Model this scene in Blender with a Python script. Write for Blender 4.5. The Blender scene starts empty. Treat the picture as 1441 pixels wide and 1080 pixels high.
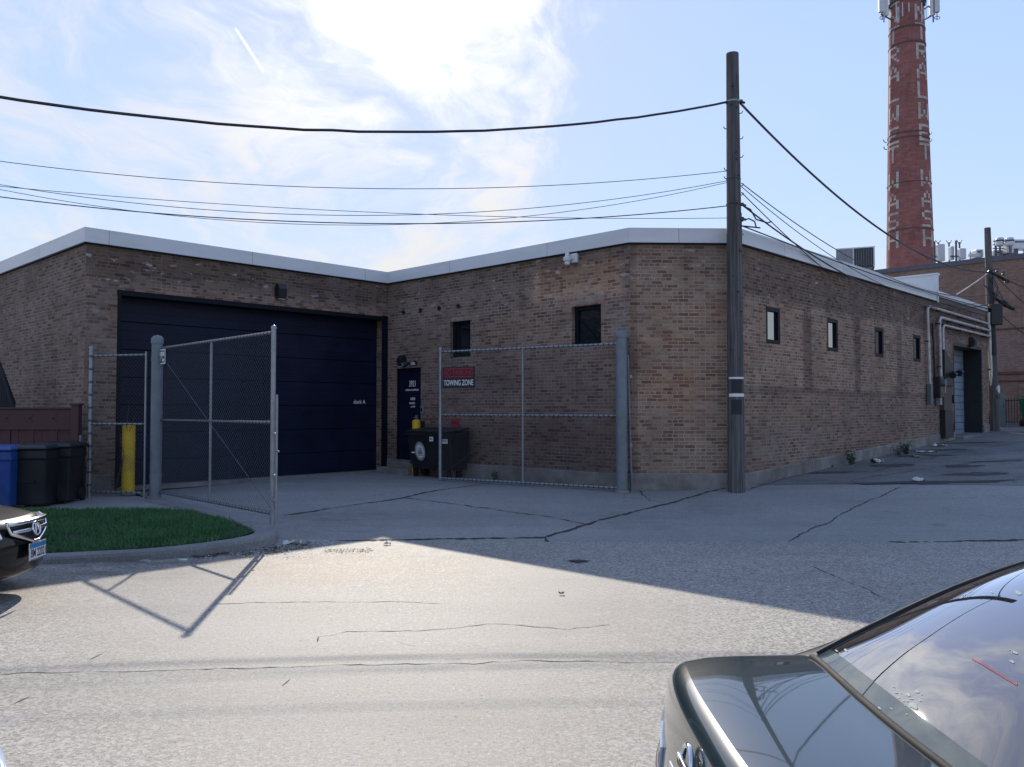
import bpy, bmesh, math, random
from mathutils import Vector, Matrix
random.seed(11)
S = bpy.context.scene
COL = S.collection
PI = math.pi
V = Vector

# ------------------------------------------------------------------ camera
F = 1170.0; CX, CY = 720.5, 540.0; CAMZ = 1.9
TH = math.atan(37.0 / F)
cam_d = bpy.data.cameras.new('camera'); cam = bpy.data.objects.new('camera', cam_d); COL.objects.link(cam)
cam.location = (0, 0, CAMZ); cam.rotation_euler = (PI/2 + TH, 0, 0)
cam_d.sensor_width = 36; cam_d.lens = 36 * F / 1441.0; cam_d.clip_end = 3000; cam_d.clip_start = .05
S.camera = cam

def ray(px, py):
    a = px - CX; b = CY - py
    return V((a, F*math.cos(TH) - b*math.sin(TH), F*math.sin(TH) + b*math.cos(TH)))
def at(px, py, Y):
    r = ray(px, py); return V((0, 0, CAMZ)) + r * (Y / r.y)
def zpx(py, Y): return at(CX, py, Y).z

# ------------------------------------------------------------------ site geometry
A = V((0.6905, 0.7234, 0)); B = V((-0.7234, 0.6905, 0))
I_ = V((-3.165, 21.1, 0)); P_ = V((2.265, 15.92, 0)); Q_ = V((4.40, 16.0, 0))
L_ = I_ - A*7.246; E_ = Q_ + A*17.3
PAD = .35; WT = 5.12; CT = 5.40
def clamp(t, a=0., b=1.): return a if t < a else b if t > b else t
def sal(x, y): return (x-Q_.x)*A.x + (y-Q_.y)*A.y
def zf(x, y):
    g = clamp((y - 12.05)/3.85)
    z = PAD*g + .0435*clamp(sal(x, y)+1.2, 0, 31)*g
    if x < -5.0 and y > 12.05: k = clamp((x+6.9)/1.9); z = (zs(x, y)-.006)*(1-k) + z*k
    return z
def zs(x, y): return .10 + .17*clamp((y-10.4)/5.2)
def gp(px, py, fn=zf):
    r = ray(px, py); o = V((0, 0, CAMZ)); t = 3.0/r.y
    while True:
        p = o + r*t
        if p.z <= fn(p.x, p.y) or p.y > 80: return V((p.x, p.y, fn(p.x, p.y)))
        t += .01/r.y

# ------------------------------------------------------------------ mesh builder
class MB:
    def __init__(s): s.v = []; s.f = []; s.uv = []
    def face(s, pts, uvs=None):
        n = len(s.v); s.v += [V(p) for p in pts]; s.f.append(tuple(range(n, n+len(pts))))
        s.uv.append(uvs or [(0, 0)]*len(pts))
    def faces(s, vs, fs):
        n = len(s.v); s.v += [V(p) for p in vs]
        for f in fs: s.f.append(tuple(i+n for i in f)); s.uv.append([(0, 0)]*len(f))
    def obox(s, o, ex, ey, ez):
        o, ex, ey, ez = V(o), V(ex), V(ey), V(ez)
        p = [o, o+ex, o+ex+ey, o+ey, o+ez, o+ex+ez, o+ex+ey+ez, o+ey+ez]
        s.faces(p, [(0,3,2,1),(4,5,6,7),(0,1,5,4),(1,2,6,5),(2,3,7,6),(3,0,4,7)])
    def box(s, c, d, ax=None):
        c = V(c); ex, ey, ez = ax or (V((1,0,0)), V((0,1,0)), V((0,0,1)))
        s.obox(c-ex*d[0]/2-ey*d[1]/2-ez*d[2]/2, ex*d[0], ey*d[1], ez*d[2])
    def tube(s, pts, r, n=8, caps=True, rs=None):
        pts = [V(p) for p in pts]; base = len(s.v); m = len(pts); up = None
        for i, p in enumerate(pts):
            d = (pts[min(i+1, m-1)] - pts[max(i-1, 0)]).normalized()
            if up is None: up = V((0,0,1)) if abs(d.z) < .9 else V((0,1,0))
            a = d.cross(up).normalized(); b = a.cross(d).normalized(); up = b
            rr = rs[i] if rs else r
            for k in range(n):
                t = 2*PI*k/n; s.v.append(p + a*rr*math.cos(t) + b*rr*math.sin(t))
        for i in range(m-1):
            for k in range(n):
                q = base+i*n
                s.f.append((q+k, q+(k+1) % n, q+n+(k+1) % n, q+n+k)); s.uv.append([(0,0)]*4)
        if caps:
            s.f.append(tuple(base+k for k in range(n))[::-1]); s.uv.append([(0,0)]*n)
            s.f.append(tuple(base+(m-1)*n+k for k in range(n))); s.uv.append([(0,0)]*n)
    def lathe(s, c, prof, n=24, capb=True, capt=True):
        c = V(c); base = len(s.v); m = len(prof)
        for (r, z) in prof:
            for k in range(n):
                t = 2*PI*k/n; s.v.append(c + V((r*math.cos(t), r*math.sin(t), z)))
        for i in range(m-1):
            for k in range(n):
                q = base+i*n
                s.f.append((q+k, q+(k+1) % n, q+n+(k+1) % n, q+n+k)); 
                u0, u1 = k/n*2*PI*prof[i][0], (k+1)/n*2*PI*prof[i][0]
                s.uv.append([(u0, prof[i][1]), (u1, prof[i][1]), (u1, prof[i+1][1]), (u0, prof[i+1][1])])
        if capb: s.f.append(tuple(base+k for k in range(n))[::-1]); s.uv.append([(0,0)]*n)
        if capt: s.f.append(tuple(base+(m-1)*n+k for k in range(n))); s.uv.append([(0,0)]*n)
    def prism(s, poly, d):
        d = V(d); n = len(poly); p = [V(q) for q in poly]
        vs = p + [q+d for q in p]
        s.faces(vs, [tuple(range(n))[::-1], tuple(range(n, 2*n))] + [(i, (i+1) % n, n+(i+1) % n, n+i) for i in range(n)])
    def build(s, name, mat, parent=None, local=False, smooth=None, bevel=0, fixn=True):
        me = bpy.data.meshes.new(name)
        me.from_pydata(s.v, [], s.f)
        uvl = me.uv_layers.new(name='UVMap')
        k = 0
        for fu in s.uv:
            for u in fu: uvl.data[k].uv = u; k += 1
        if fixn:
            bm = bmesh.new(); bm.from_mesh(me); bmesh.ops.recalc_face_normals(bm, faces=bm.faces); bm.to_mesh(me); bm.free()
        o = bpy.data.objects.new(name, me); COL.objects.link(o)
        me.materials.append(mat)
        if smooth is not None:
            me.polygons.foreach_set('use_smooth', [True]*len(me.polygons))
            me.set_sharp_from_angle(angle=math.radians(smooth))
        if bevel:
            m = o.modifiers.new('bevel', 'BEVEL'); m.width = bevel; m.segments = 2; m.limit_method = 'ANGLE'; m.angle_limit = math.radians(40)
        attach(o, parent, local)
        return o
def attach(o, parent, local=False):
    if parent is not None:
        o.parent = parent
        if not local and parent.type == 'EMPTY':
            o.matrix_parent_inverse = Matrix.Translation(-parent.location)
def tag(o, label=None, cat=None, group=None, kind=None):
    if label: o['label'] = label
    if cat: o['category'] = cat
    if group: o['group'] = group
    if kind: o['kind'] = kind
    return o
def thing(name, label, cat, loc=(0,0,0), rz=0, group=None):
    o = bpy.data.objects.new(name, None); COL.objects.link(o); o.empty_display_size = .2
    o.location = loc; o.rotation_euler = (0, 0, rz)
    return tag(o, label, cat, group)
def struct(o): o['kind'] = 'structure'; return o

def text_mesh(name, body, o, ex, ez, width, height, mat, parent, depth=.004):
    cu = bpy.data.curves.new(name, 'FONT'); cu.body = body; cu.extrude = .02; cu.align_x = 'LEFT'; cu.offset = .012
    t = bpy.data.objects.new(name, cu); COL.objects.link(t)
    dg = bpy.context.evaluated_depsgraph_get(); dg.update()
    me = bpy.data.meshes.new_from_object(t.evaluated_get(dg))
    bpy.data.objects.remove(t); bpy.data.curves.remove(cu)
    xs = [v.co.x for v in me.vertices]; ys = [v.co.y for v in me.vertices]; zs_ = [v.co.z for v in me.vertices]
    x0, x1, y0, y1, z0, z1 = min(xs), max(xs), min(ys), max(ys), min(zs_), max(zs_)
    o, ex, ez = V(o), V(ex).normalized(), V(ez).normalized(); n = ex.cross(ez)
    for v in me.vertices:
        v.co = o + ex*((v.co.x-x0)/(x1-x0)*width) + ez*((v.co.y-y0)/(y1-y0)*height) + n*((v.co.z-z0)/(z1-z0)*depth)
    ob = bpy.data.objects.new(name, me); COL.objects.link(ob); me.materials.clear(); me.materials.append(mat)
    attach(ob, parent); return ob

# ------------------------------------------------------------------ material helpers
class NT:
    def __init__(s, nt): s.nt = nt; nt.nodes.clear()
    def n(s, typ, inp=None, **props):
        nd = s.nt.nodes.new(typ)
        for k, v in props.items(): setattr(nd, k, v)
        for k, v in (inp or {}).items():
            sk = nd.inputs[k]
            if isinstance(v, bpy.types.NodeSocket): s.nt.links.new(v, sk)
            else: sk.default_value = v
        return nd
    def m(s, op, a, b=None, c=None, clampv=False):
        i = {0: a}
        if b is not None: i[1] = b
        if c is not None: i[2] = c
        return s.n('ShaderNodeMath', i, operation=op, use_clamp=clampv).outputs[0]
    def mix(s, fac, a, b, mode='MIX'):
        nd = s.n('ShaderNodeMix', None, data_type='RGBA', blend_type=mode)
        for k, v in ((0, fac), (6, a), (7, b)):
            if isinstance(v, bpy.types.NodeSocket): s.nt.links.new(v, nd.inputs[k])
            else: nd.inputs[k].default_value = v if k == 0 else (tuple(v) + (1,))[:4]
        return nd.outputs[2]
    def noise(s, vec, scale, detail=4, rough=.55, dist=0.):
        return s.n('ShaderNodeTexNoise', {'Vector': vec, 'Scale': scale, 'Detail': detail, 'Roughness': rough, 'Distortion': dist}).outputs['Fac']
    def mr(s, v, a, b, c=0., d=1., sm=False):
        nd = s.n('ShaderNodeMapRange', {0: v, 1: a, 2: b, 3: c, 4: d}, clamp=True)
        if sm: nd.interpolation_type = 'SMOOTHSTEP'
        return nd.outputs[0]
    def ramp(s, fac, stops, interp='LINEAR'):
        nd = s.n('ShaderNodeValToRGB', {0: fac}); cr = nd.color_ramp; cr.interpolation = interp
        while len(cr.elements) < len(stops): cr.elements.new(.5)
        for e, (p, c) in zip(cr.elements, stops): e.position = p; e.color = (tuple(c)+(1,))[:4]
        return nd.outputs[0]
    def mapping(s, vec, scale=(1,1,1), loc=(0,0,0), rot=(0,0,0)):
        return s.n('ShaderNodeMapping', {'Vector': vec, 'Scale': scale, 'Location': loc, 'Rotation': rot}).outputs[0]
    def bump(s, h, strength=.5, dist=.01):
        return s.n('ShaderNodeBump', {'Height': h, 'Strength': strength, 'Distance': dist}).outputs[0]
    def out(s, sh): s.n('ShaderNodeOutputMaterial', {'Surface': sh})
    def bsdf(s, **kw):
        return s.n('ShaderNodeBsdfPrincipled', {k.replace('_', ' '): v for k, v in kw.items()})
def newmat(name):
    m = bpy.data.materials.new(name); m.use_nodes = True; return m, NT(m.node_tree)
def c4(c): return (tuple(c)+(1,))[:4]

def simple(name, col, rough=.6, metal=0., var=.18, scale=6., bump=0., bscale=40., coat=0., spec=.5, dirt=0.):
    m, t = newmat(name)
    oc = t.n('ShaderNodeTexCoord').outputs['Object']
    a = t.noise(oc, scale, 5, .6)
    dark = tuple(x*(1-var) for x in col); lite = tuple(min(1, x*(1+var)) for x in col)
    c = t.ramp(a, [(.3, dark), (.7, lite)])
    if dirt:
        d = t.mr(t.noise(oc, scale*.35, 6, .65), .48, .7)
        c = t.mix(t.m('MULTIPLY', d, dirt), c, (.10, .085, .07))
    kw = dict(Base_Color=c, Roughness=t.mr(a, .2, .8, max(0, rough-.08), min(1, rough+.08)), Metallic=metal, Coat_Weight=coat)
    if bump: kw['Normal'] = t.bump(t.noise(oc, bscale, 4, .6), bump, .01)
    b = t.bsdf(**kw); b.inputs['Specular IOR Level'].default_value = spec
    t.out(b.outputs[0]); return m

def boxmask(t, u, v, u0, u1, v0, v1, s=.04):
    a = t.mr(u, u0-s, u0+s, 0, 1, True); b = t.mr(u, u1-s, u1+s, 1, 0, True)
    c = t.mr(v, v0-s, v0+s, 0, 1, True); d = t.mr(v, v1-s, v1+s, 1, 0, True)
    return t.m('MULTIPLY', t.m('MULTIPLY', a, b), t.m('MULTIPLY', c, d))

def brick_mat(name, cols, mortar, masks=(), white=.5, topdark=(4.1, 5.0, .45), squash=3, seed=0., bw=.208, rh=.0685, ms=.0095, stain=.35, base_dark=True):
    m, t = newmat(name)
    uv = t.n('ShaderNodeTexCoord').outputs['UV']
    sep = t.n('ShaderNodeSeparateXYZ', {0: uv}); u, v = sep.outputs[0], sep.outputs[1]
    uvs = t.mapping(uv, loc=(seed, seed*.7, seed))
    # slight wobble of the courses
    wob = t.n('ShaderNodeTexNoise', {'Vector': uvs, 'Scale': 9., 'Detail': 2}).outputs['Color']
    wv = t.n('ShaderNodeVectorMath', {0: wob, 1: (.5,.5,.5)}, operation='SUBTRACT').outputs[0]
    wv = t.n('ShaderNodeVectorMath', {0: wv, 'Scale': .022}, operation='SCALE').outputs[0]
    bv = t.n('ShaderNodeVectorMath', {0: uv, 1: wv}, operation='ADD').outputs[0]
    br = t.n('ShaderNodeTexBrick', {'Vector': bv, 'Color1': (0,0,0,1), 'Color2': (1,1,1,1), 'Mortar': (.5,.5,.5,1), 'Scale': 1.,
        'Mortar Size': ms, 'Mortar Smooth': .25, 'Bias': 0., 'Brick Width': bw, 'Row Height': rh}, offset=.5, squash=.52, squash_frequency=squash)
    n = len(cols)
    bc = t.ramp(br.outputs['Color'], [((i+.5)/n, c) for i, c in enumerate(cols)])
    fine = t.noise(uvs, 34., 4, .65)
    bc = t.mix(.5, bc, t.ramp(fine, [(.25, (.45,.45,.45)), (.75, (1.35,1.32,1.3))]), 'MULTIPLY')
    mfac = br.outputs['Fac']
    mo = t.mix(t.mr(t.noise(uvs, 1.3, 4), .35, .65), mortar, tuple(x*.6 for x in mortar))
    patch = t.mr(t.noise(t.mapping(uvs, (1,2.2,1)), .9, 6, .7), .5, .72)           # repointed / smeared areas
    mw = t.m('MULTIPLY', mfac, t.mr(t.noise(uvs, 2.6, 5, .7), .3, .62, .7, 1.))
    c = t.mix(mw, bc, mo)
    c = t.mix(t.m('MULTIPLY', patch, .35), c, mortar)
    st = t.noise(uvs, .55, 7, .62)
    c = t.mix(t.mr(st, .42, .7, 0, stain), c, t.mix(1., c, (.42,.40,.42), 'MULTIPLY'))
    for (u0, u1, v0, v1, col, fac, s) in masks:
        k = t.m('MULTIPLY', boxmask(t, u, v, u0, u1, v0, v1, s), t.mr(t.noise(uvs, 3.2, 5, .7), .25, .6, .45*fac, fac))
        c = t.mix(k, c, t.mix(1., c, col, 'MULTIPLY'))
    sk_ = t.noise(t.mapping(uvs, (5.5, .28, 1)), 1., 5, .6)
    c = t.mix(t.mr(sk_, .52, .72, 0, .38), c, t.mix(1., c, (.52,.50,.50), 'MULTIPLY'))
    c = t.mix(t.mr(sk_, .40, .27, 0, .22), c, (.40,.36,.32))
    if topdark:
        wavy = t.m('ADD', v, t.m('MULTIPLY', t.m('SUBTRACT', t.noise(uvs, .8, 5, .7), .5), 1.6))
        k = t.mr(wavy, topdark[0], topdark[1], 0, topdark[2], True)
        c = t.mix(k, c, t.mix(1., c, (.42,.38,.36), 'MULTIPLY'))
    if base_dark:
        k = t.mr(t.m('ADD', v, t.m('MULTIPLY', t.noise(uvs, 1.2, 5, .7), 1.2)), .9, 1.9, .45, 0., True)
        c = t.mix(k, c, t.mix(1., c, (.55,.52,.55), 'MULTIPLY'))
    if white:
        wn = t.mr(t.noise(t.mapping(uvs, (3.,7.,1)), 1.0, 5, .6), .62, .69)
        zone = t.mr(v, 3.2, 4.6, .12, 1.)
        c = t.mix(t.m('MULTIPLY', t.m('MULTIPLY', wn, zone), white), c, (.45,.43,.42))
    h = t.m('SUBTRACT', t.m('MULTIPLY', fine, .5), mfac)
    b = t.bsdf(Base_Color=c, Roughness=.9, Normal=t.bump(h, .7, .008))
    b.inputs['Specular IOR Level'].default_value = .25
    t.out(b.outputs[0]); return m

def asphalt_mat(name, lo, hi, rough=.55, stains=True, tint=(1,1,1), spec=.5, bs=.55, blot=(.5,.5,.5), blotf=.5, crackle=.0, spots=(), pits=0.):
    m, t = newmat(name)
    oc = t.n('ShaderNodeTexCoord').outputs['Object']
    sp = t.noise(oc, 72., 3, .75); sp2 = t.n('ShaderNodeTexVoronoi', {'Vector': oc, 'Scale': 52.}).outputs['Color']
    g = t.n('ShaderNodeSeparateColor', {0: sp2}).outputs[0]
    k = t.m('ADD', t.m('MULTIPLY', sp, .6), t.m('MULTIPLY', g, .4))
    c = t.ramp(k, [(.3, lo), (.5, tuple((a+b)/2 for a, b in zip(lo, hi))), (.72, hi)])
    big = t.noise(oc, .35, 6, .62); mid = t.noise(t.mapping(oc, (.5, 2.2, 1)), 1.1, 6, .65)
    c = t.mix(t.mr(big, .45, .7, 0, blotf), c, t.mix(1., c, blot, 'MULTIPLY'))
    c = t.mix(t.mr(mid, .5, .72, 0, blotf*.7), c, t.mix(1., c, tuple(x*1.05 for x in blot), 'MULTIPLY'))
    bnd = t.noise(t.mapping(oc, (.10, .85, 1), (0, .4, 0)), 1.3, 5, .6)
    c = t.mix(t.mr(bnd, .35, .68, 0, blotf), c, t.mix(1., c, (.74,.735,.73), 'MULTIPLY'))
    if stains:
        s1 = t.mr(t.noise(t.mapping(oc, (1, 1.4, 1), (3.1, 0, 0)), 2.1, 4, .5), .66, .71)
        c = t.mix(t.m('MULTIPLY', s1, .35), c, t.mix(1., c, (.45,.42,.4), 'MULTIPLY'))
    if crackle:
        vd = t.n('ShaderNodeTexVoronoi', {'Vector': t.mapping(t.n('ShaderNodeVectorMath', {0: oc, 1: t.n('ShaderNodeVectorMath', {0: t.n('ShaderNodeTexNoise', {'Vector': oc, 'Scale': 1.7, 'Detail': 4}).outputs['Color'], 'Scale': .5}, operation='SCALE').outputs[0]}, operation='ADD').outputs[0]), 'Scale': .55}, feature='DISTANCE_TO_EDGE').outputs['Distance']
        ck = t.m('MULTIPLY', t.mr(vd, 0., .012, 1, 0), t.mr(t.noise(oc, .5, 3), .45, .6, 0, crackle))
        c = t.mix(ck, c, (.03,.03,.03))
    for (pt_, rad, colr, ff) in spots:
        dd = t.n('ShaderNodeVectorMath', {0: oc, 1: pt_}, operation='DISTANCE').outputs['Value']
        kk = t.m('MULTIPLY', t.mr(dd, rad*.1, rad, 1., 0., True), t.mr(t.noise(t.mapping(oc, (1, 2, 1)), 2.2, 6, .7), .35, .65, 0, ff))
        c = t.mix(kk, c, t.mix(1., c, colr, 'MULTIPLY'))
    if pits:
        pt = t.noise(oc, 36., 2, .6); c = t.mix(t.mr(pt, .62, .68, 0, pits), c, t.mix(1., c, (.22,.21,.20), 'MULTIPLY')); c = t.mix(t.mr(pt, .36, .31, 0, pits*.6), c, (.62,.59,.54))
    h = t.m('ADD', t.m('MULTIPLY', sp, 1.), t.m('MULTIPLY', g, .5))
    b = t.bsdf(Base_Color=c, Roughness=t.mr(g, 0, 1, rough-.1, rough+.12), Normal=t.bump(h, bs, .006))
    b.inputs['Specular IOR Level'].default_value = spec
    t.out(b.outputs[0]); return m
# ------------------------------------------------------------------ light and sky
SUN = V((-.145, 1.0, .615)).normalized()
EL = math.asin(SUN.z); AZ = math.atan2(SUN.x, SUN.y)
sd = bpy.data.lights.new('sun', 'SUN'); so = bpy.data.objects.new('sun', sd); COL.objects.link(so)
sd.energy = 2.75; sd.angle = math.radians(.55); sd.color = (1.0, .91, .78)
so.rotation_euler = (-SUN).to_track_quat('-Z', 'Y').to_euler(); so.location = (0, 0, 40)
W = bpy.data.worlds.new('World'); S.world = W; W.use_nodes = True
def make_world():
    t = NT(W.node_tree)
    D = t.n('ShaderNodeTexCoord').outputs['Generated']
    sep = t.n('ShaderNodeSeparateXYZ', {0: D}); x, y, z = sep.outputs
    sky = t.n('ShaderNodeTexSky', sky_type='NISHITA', sun_disc=False, sun_elevation=EL, sun_rotation=AZ, air_density=1.0, dust_density=.10, ozone_density=1.7)
    az = t.m('ARCTAN2', x, y)                               # left of +Y is negative
    sd_ = t.n('ShaderNodeVectorMath', {0: D, 1: tuple(SUN)}, operation='DOT_PRODUCT').outputs['Value']
    den = t.m('ADD', t.m('MAXIMUM', z, 0.), .16)
    cu = t.m('DIVIDE', x, den); cv = t.m('DIVIDE', y, den)
    P = t.n('ShaderNodeCombineXYZ', {0: cu, 1: cv, 2: 0.}).outputs[0]
    wob = t.n('ShaderNodeTexNoise', {'Vector': t.mapping(P, (1,1,1), (2.3, 1.1, 0)), 'Scale': 1.1, 'Detail': 4}).outputs['Color']
    wv = t.n('ShaderNodeVectorMath', {0: wob, 1: (.5,.5,.5)}, operation='SUBTRACT').outputs[0]
    wv = t.n('ShaderNodeVectorMath', {0: wv, 'Scale': .9}, operation='SCALE').outputs[0]
    P2 = t.n('ShaderNodeVectorMath', {0: P, 1: wv}, operation='ADD').outputs[0]
    n1 = t.noise(t.mapping(P2, (1.5, .8, 1), (4.2, .3, 0), (0, 0, .6)), 1.6, 9, .62)
    n2 = t.noise(t.mapping(P2, (3.4, 1.0, 1), (.7, 3.3, 0), (0, 0, -.5)), 2.2, 8, .66)
    dens = t.m('ADD', t.m('MULTIPLY', n1, .62), t.m('MULTIPLY', n2, .38))
    # cirrus gathers on the sun's side of the sky, thins to the right
    side = t.mr(az, -.08, .20, 1., 0., True)
    far = t.mr(y, -.3, .5, .35, 1., True)
    low = t.mr(z, .08, .26, .05, 0., True)
    near = t.mr(sd_, .86, .985, 0., .065, True)
    bias = t.m('ADD', t.m('SUBTRACT', t.m('MULTIPLY', t.m('MULTIPLY', side, far), .12), .165), t.m('ADD', near, t.m('MULTIPLY', low, side)))
    cl = t.mr(t.m('ADD', dens, bias), .41, .63, 0., 1., True)
    glow = t.m('ADD', t.m('MULTIPLY', t.m('POWER', t.m('MAXIMUM', sd_, 0.), 60.), 3.2), t.m('MULTIPLY', t.m('POWER', t.m('MAXIMUM', sd_, 0.), 8.), .25))
    bright = t.m('ADD', 2.8, glow)
    cc = t.n('ShaderNodeVectorMath', {0: (1.0, .985, .97), 'Scale': bright}, operation='SCALE').outputs[0]
    lum = t.n('ShaderNodeRGBToBW', {0: sky.outputs[0]}).outputs[0]
    comp = t.m('DIVIDE', 3.2, t.m('ADD', lum, 1.4))
    skyb = t.n('ShaderNodeVectorMath', {0: sky.outputs[0], 'Scale': comp}, operation='SCALE').outputs[0]
    skyb = t.mix(1., skyb, (1.13, .975, .97), 'MULTIPLY')
    skyb = t.mix(t.mr(z, .02, .24, .75, 0., True), skyb, (2.6, 2.7, 2.92))
    # keep the bare sky from burning out round the sun: it is seen through thin veil
    c = t.mix(t.m('MULTIPLY', cl, .9), skyb, cc)
    # contrail: a short straight streak of ice
    a, b = ray(330, 38).normalized(), ray(372, 103).normalized()
    nrm = a.cross(b).normalized(); mid = (a+b).normalized(); half = math.acos(clamp(a.dot(b)))/2
    dist = t.m('ABSOLUTE', t.n('ShaderNodeVectorMath', {0: D, 1: tuple(nrm)}, operation='DOT_PRODUCT').outputs['Value'])
    dm = t.n('ShaderNodeVectorMath', {0: D, 1: tuple(mid)}, operation='DOT_PRODUCT').outputs['Value']
    k = t.m('MULTIPLY', t.mr(dist, .0006, .0022, 1, 0, True), t.mr(dm, math.cos(half*1.05), math.cos(half*.8), 0, 1, True))
    c = t.mix(t.m('MULTIPLY', k, .75), c, (4., 4., 4.))
    bg = t.n('ShaderNodeBackground', {'Color': c, 'Strength': .15})
    t.n('ShaderNodeOutputWorld', {'Surface': bg.outputs[0]})
make_world()
vs = S.view_settings; vs.view_transform = 'Standard'; vs.look = 'None'; vs.exposure = 1.0; vs.gamma = 1
S.render.resolution_x = 1024; S.render.resolution_y = 767
S.cycles.max_bounces = 6; S.cycles.transparent_max_bounces = 12; S.cycles.use_denoising = True
S.cycles.sample_clamp_indirect = 6

# ------------------------------------------------------------------ materials
BR = [(.135,.078,.056), (.205,.122,.084), (.265,.172,.118), (.225,.154,.113), (.325,.22,.15), (.175,.098,.074)]
BRW = [(.175,.094,.064), (.255,.142,.092), (.315,.203,.133), (.275,.193,.133), (.37,.26,.172), (.22,.116,.083)]
M = {}
dk = (.55,.50,.50); lt = (1.45,1.38,1.25)
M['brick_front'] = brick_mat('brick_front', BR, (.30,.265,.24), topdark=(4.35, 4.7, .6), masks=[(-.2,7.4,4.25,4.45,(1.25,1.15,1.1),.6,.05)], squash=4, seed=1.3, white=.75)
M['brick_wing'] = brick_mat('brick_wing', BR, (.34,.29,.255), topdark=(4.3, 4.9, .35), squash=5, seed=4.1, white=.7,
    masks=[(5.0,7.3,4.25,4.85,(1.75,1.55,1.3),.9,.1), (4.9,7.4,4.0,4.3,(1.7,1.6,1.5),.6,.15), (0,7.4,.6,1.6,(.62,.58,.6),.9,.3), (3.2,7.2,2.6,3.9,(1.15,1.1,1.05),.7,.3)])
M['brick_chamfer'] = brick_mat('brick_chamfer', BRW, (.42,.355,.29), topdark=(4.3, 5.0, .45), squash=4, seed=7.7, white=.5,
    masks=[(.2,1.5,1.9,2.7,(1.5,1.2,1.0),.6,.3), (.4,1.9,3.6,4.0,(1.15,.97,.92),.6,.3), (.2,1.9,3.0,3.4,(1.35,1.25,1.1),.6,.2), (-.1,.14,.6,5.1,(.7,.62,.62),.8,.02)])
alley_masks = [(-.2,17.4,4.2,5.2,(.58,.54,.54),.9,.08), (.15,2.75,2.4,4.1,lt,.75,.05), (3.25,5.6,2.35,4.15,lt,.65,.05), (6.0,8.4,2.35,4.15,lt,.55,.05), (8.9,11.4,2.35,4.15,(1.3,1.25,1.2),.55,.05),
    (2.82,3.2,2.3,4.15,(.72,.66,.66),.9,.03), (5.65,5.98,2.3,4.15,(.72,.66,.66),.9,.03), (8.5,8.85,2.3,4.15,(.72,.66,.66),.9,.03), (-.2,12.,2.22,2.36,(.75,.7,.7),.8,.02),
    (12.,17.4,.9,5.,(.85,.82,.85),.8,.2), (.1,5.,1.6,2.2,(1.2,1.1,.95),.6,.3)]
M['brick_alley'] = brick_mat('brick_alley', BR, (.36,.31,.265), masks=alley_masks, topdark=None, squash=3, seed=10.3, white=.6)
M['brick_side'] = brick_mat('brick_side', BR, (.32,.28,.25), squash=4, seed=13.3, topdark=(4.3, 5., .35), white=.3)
M['brick_back'] = brick_mat('brick_back', [(.23,.135,.10), (.28,.165,.12), (.31,.19,.14), (.255,.15,.115)], (.34,.28,.23), topdark=None, squash=6, seed=20., white=0, base_dark=False, stain=.4,
    masks=[(8.,30.,3.6,4.9,(1.1,1.15,1.3),.8,.1), (8.,30.,3.2,3.5,(1.2,.85,.8),.6,.05)])
M['brick_stack'] = brick_mat('brick_stack', [(.27,.10,.088), (.32,.125,.105), (.36,.145,.122), (.29,.11,.096)], (.29,.16,.145), topdark=None, squash=6, seed=30., white=0, base_dark=False, stain=.3, bw=.4, rh=.14, ms=.012)
M['plinth'] = simple('plinth_concrete', (.22,.20,.18), .9, var=.35, scale=2.5, bump=.4, bscale=30, dirt=.9)
def coping_mat():
    m, t = newmat('coping_metal')
    uv = t.n('ShaderNodeTexCoord').outputs['UV']; u = t.n('ShaderNodeSeparateXYZ', {0: uv}).outputs[0]
    oc = t.n('ShaderNodeTexCoord').outputs['Object']
    pan = t.m('FLOOR', t.m('DIVIDE', t.m('ADD', u, .9), 3.05))
    rnd = t.n('ShaderNodeTexWhiteNoise', {1: pan}, noise_dimensions='1D').outputs[0]
    fr = t.m('FRACT', t.m('DIVIDE', t.m('ADD', u, .9), 3.05))
    seam = t.mr(t.m('ABSOLUTE', t.m('SUBTRACT', fr, .5)), .4975, .4995)
    c = t.mix(t.mr(rnd, 0, 1), (.60,.61,.615), (.68,.69,.69))
    c = t.mix(t.mr(t.noise(t.mapping(oc, (1,1,4)), 1.2, 5), .45, .75, 0, .35), c, (.44,.43,.42))
    c = t.mix(t.m('MULTIPLY', seam, .8), c, (.10,.10,.10))
    b = t.bsdf(Base_Color=c, Roughness=.42, Metallic=.0); t.out(b.outputs[0]); return m
M['coping'] = coping_mat()
M['coping_bright'] = simple('parapet_metal', (.66,.67,.68), .5, var=.06, scale=1.5)
M['roof'] = simple('roof_membrane', (.35,.35,.35), .8)
M['navy'] = simple('navy_paint', (.005,.008,.026), .5, spec=.22, var=.3, scale=2, dirt=.05)
M['navy_frame'] = simple('black_frame_paint', (.006,.008,.014), .55, var=.2, spec=.15)
M['black'] = simple('black_plastic', (.010,.011,.014), .55, var=.4, scale=4, dirt=.10)
M['black_metal'] = simple('black_metal', (.012,.013,.016), .45, var=.3, scale=3, dirt=.12)
M['rubber'] = simple('rubber', (.012,.012,.012), .8)
M['galv'] = simple('galvanised_steel', (.27,.285,.30), .45, metal=.55, var=.15, scale=9)
M['wire'] = simple('galvanised_wire', (.085,.088,.09), .55, metal=.3, var=.1)
M['post'] = simple('grey_painted_post', (.155,.18,.195), .5, var=.18, scale=5, dirt=.5)
M['white_metal'] = simple('white_painted_metal', (.62,.63,.63), .5, var=.08)
M['white'] = simple('white_vinyl', (.70,.70,.68), .6, var=.04)
M['red'] = simple('red_vinyl', (.36,.02,.035), .6, var=.05)
M['yellow'] = simple('yellow_plastic', (.62,.40,.02), .5, var=.12, scale=5, dirt=.45)
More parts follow.
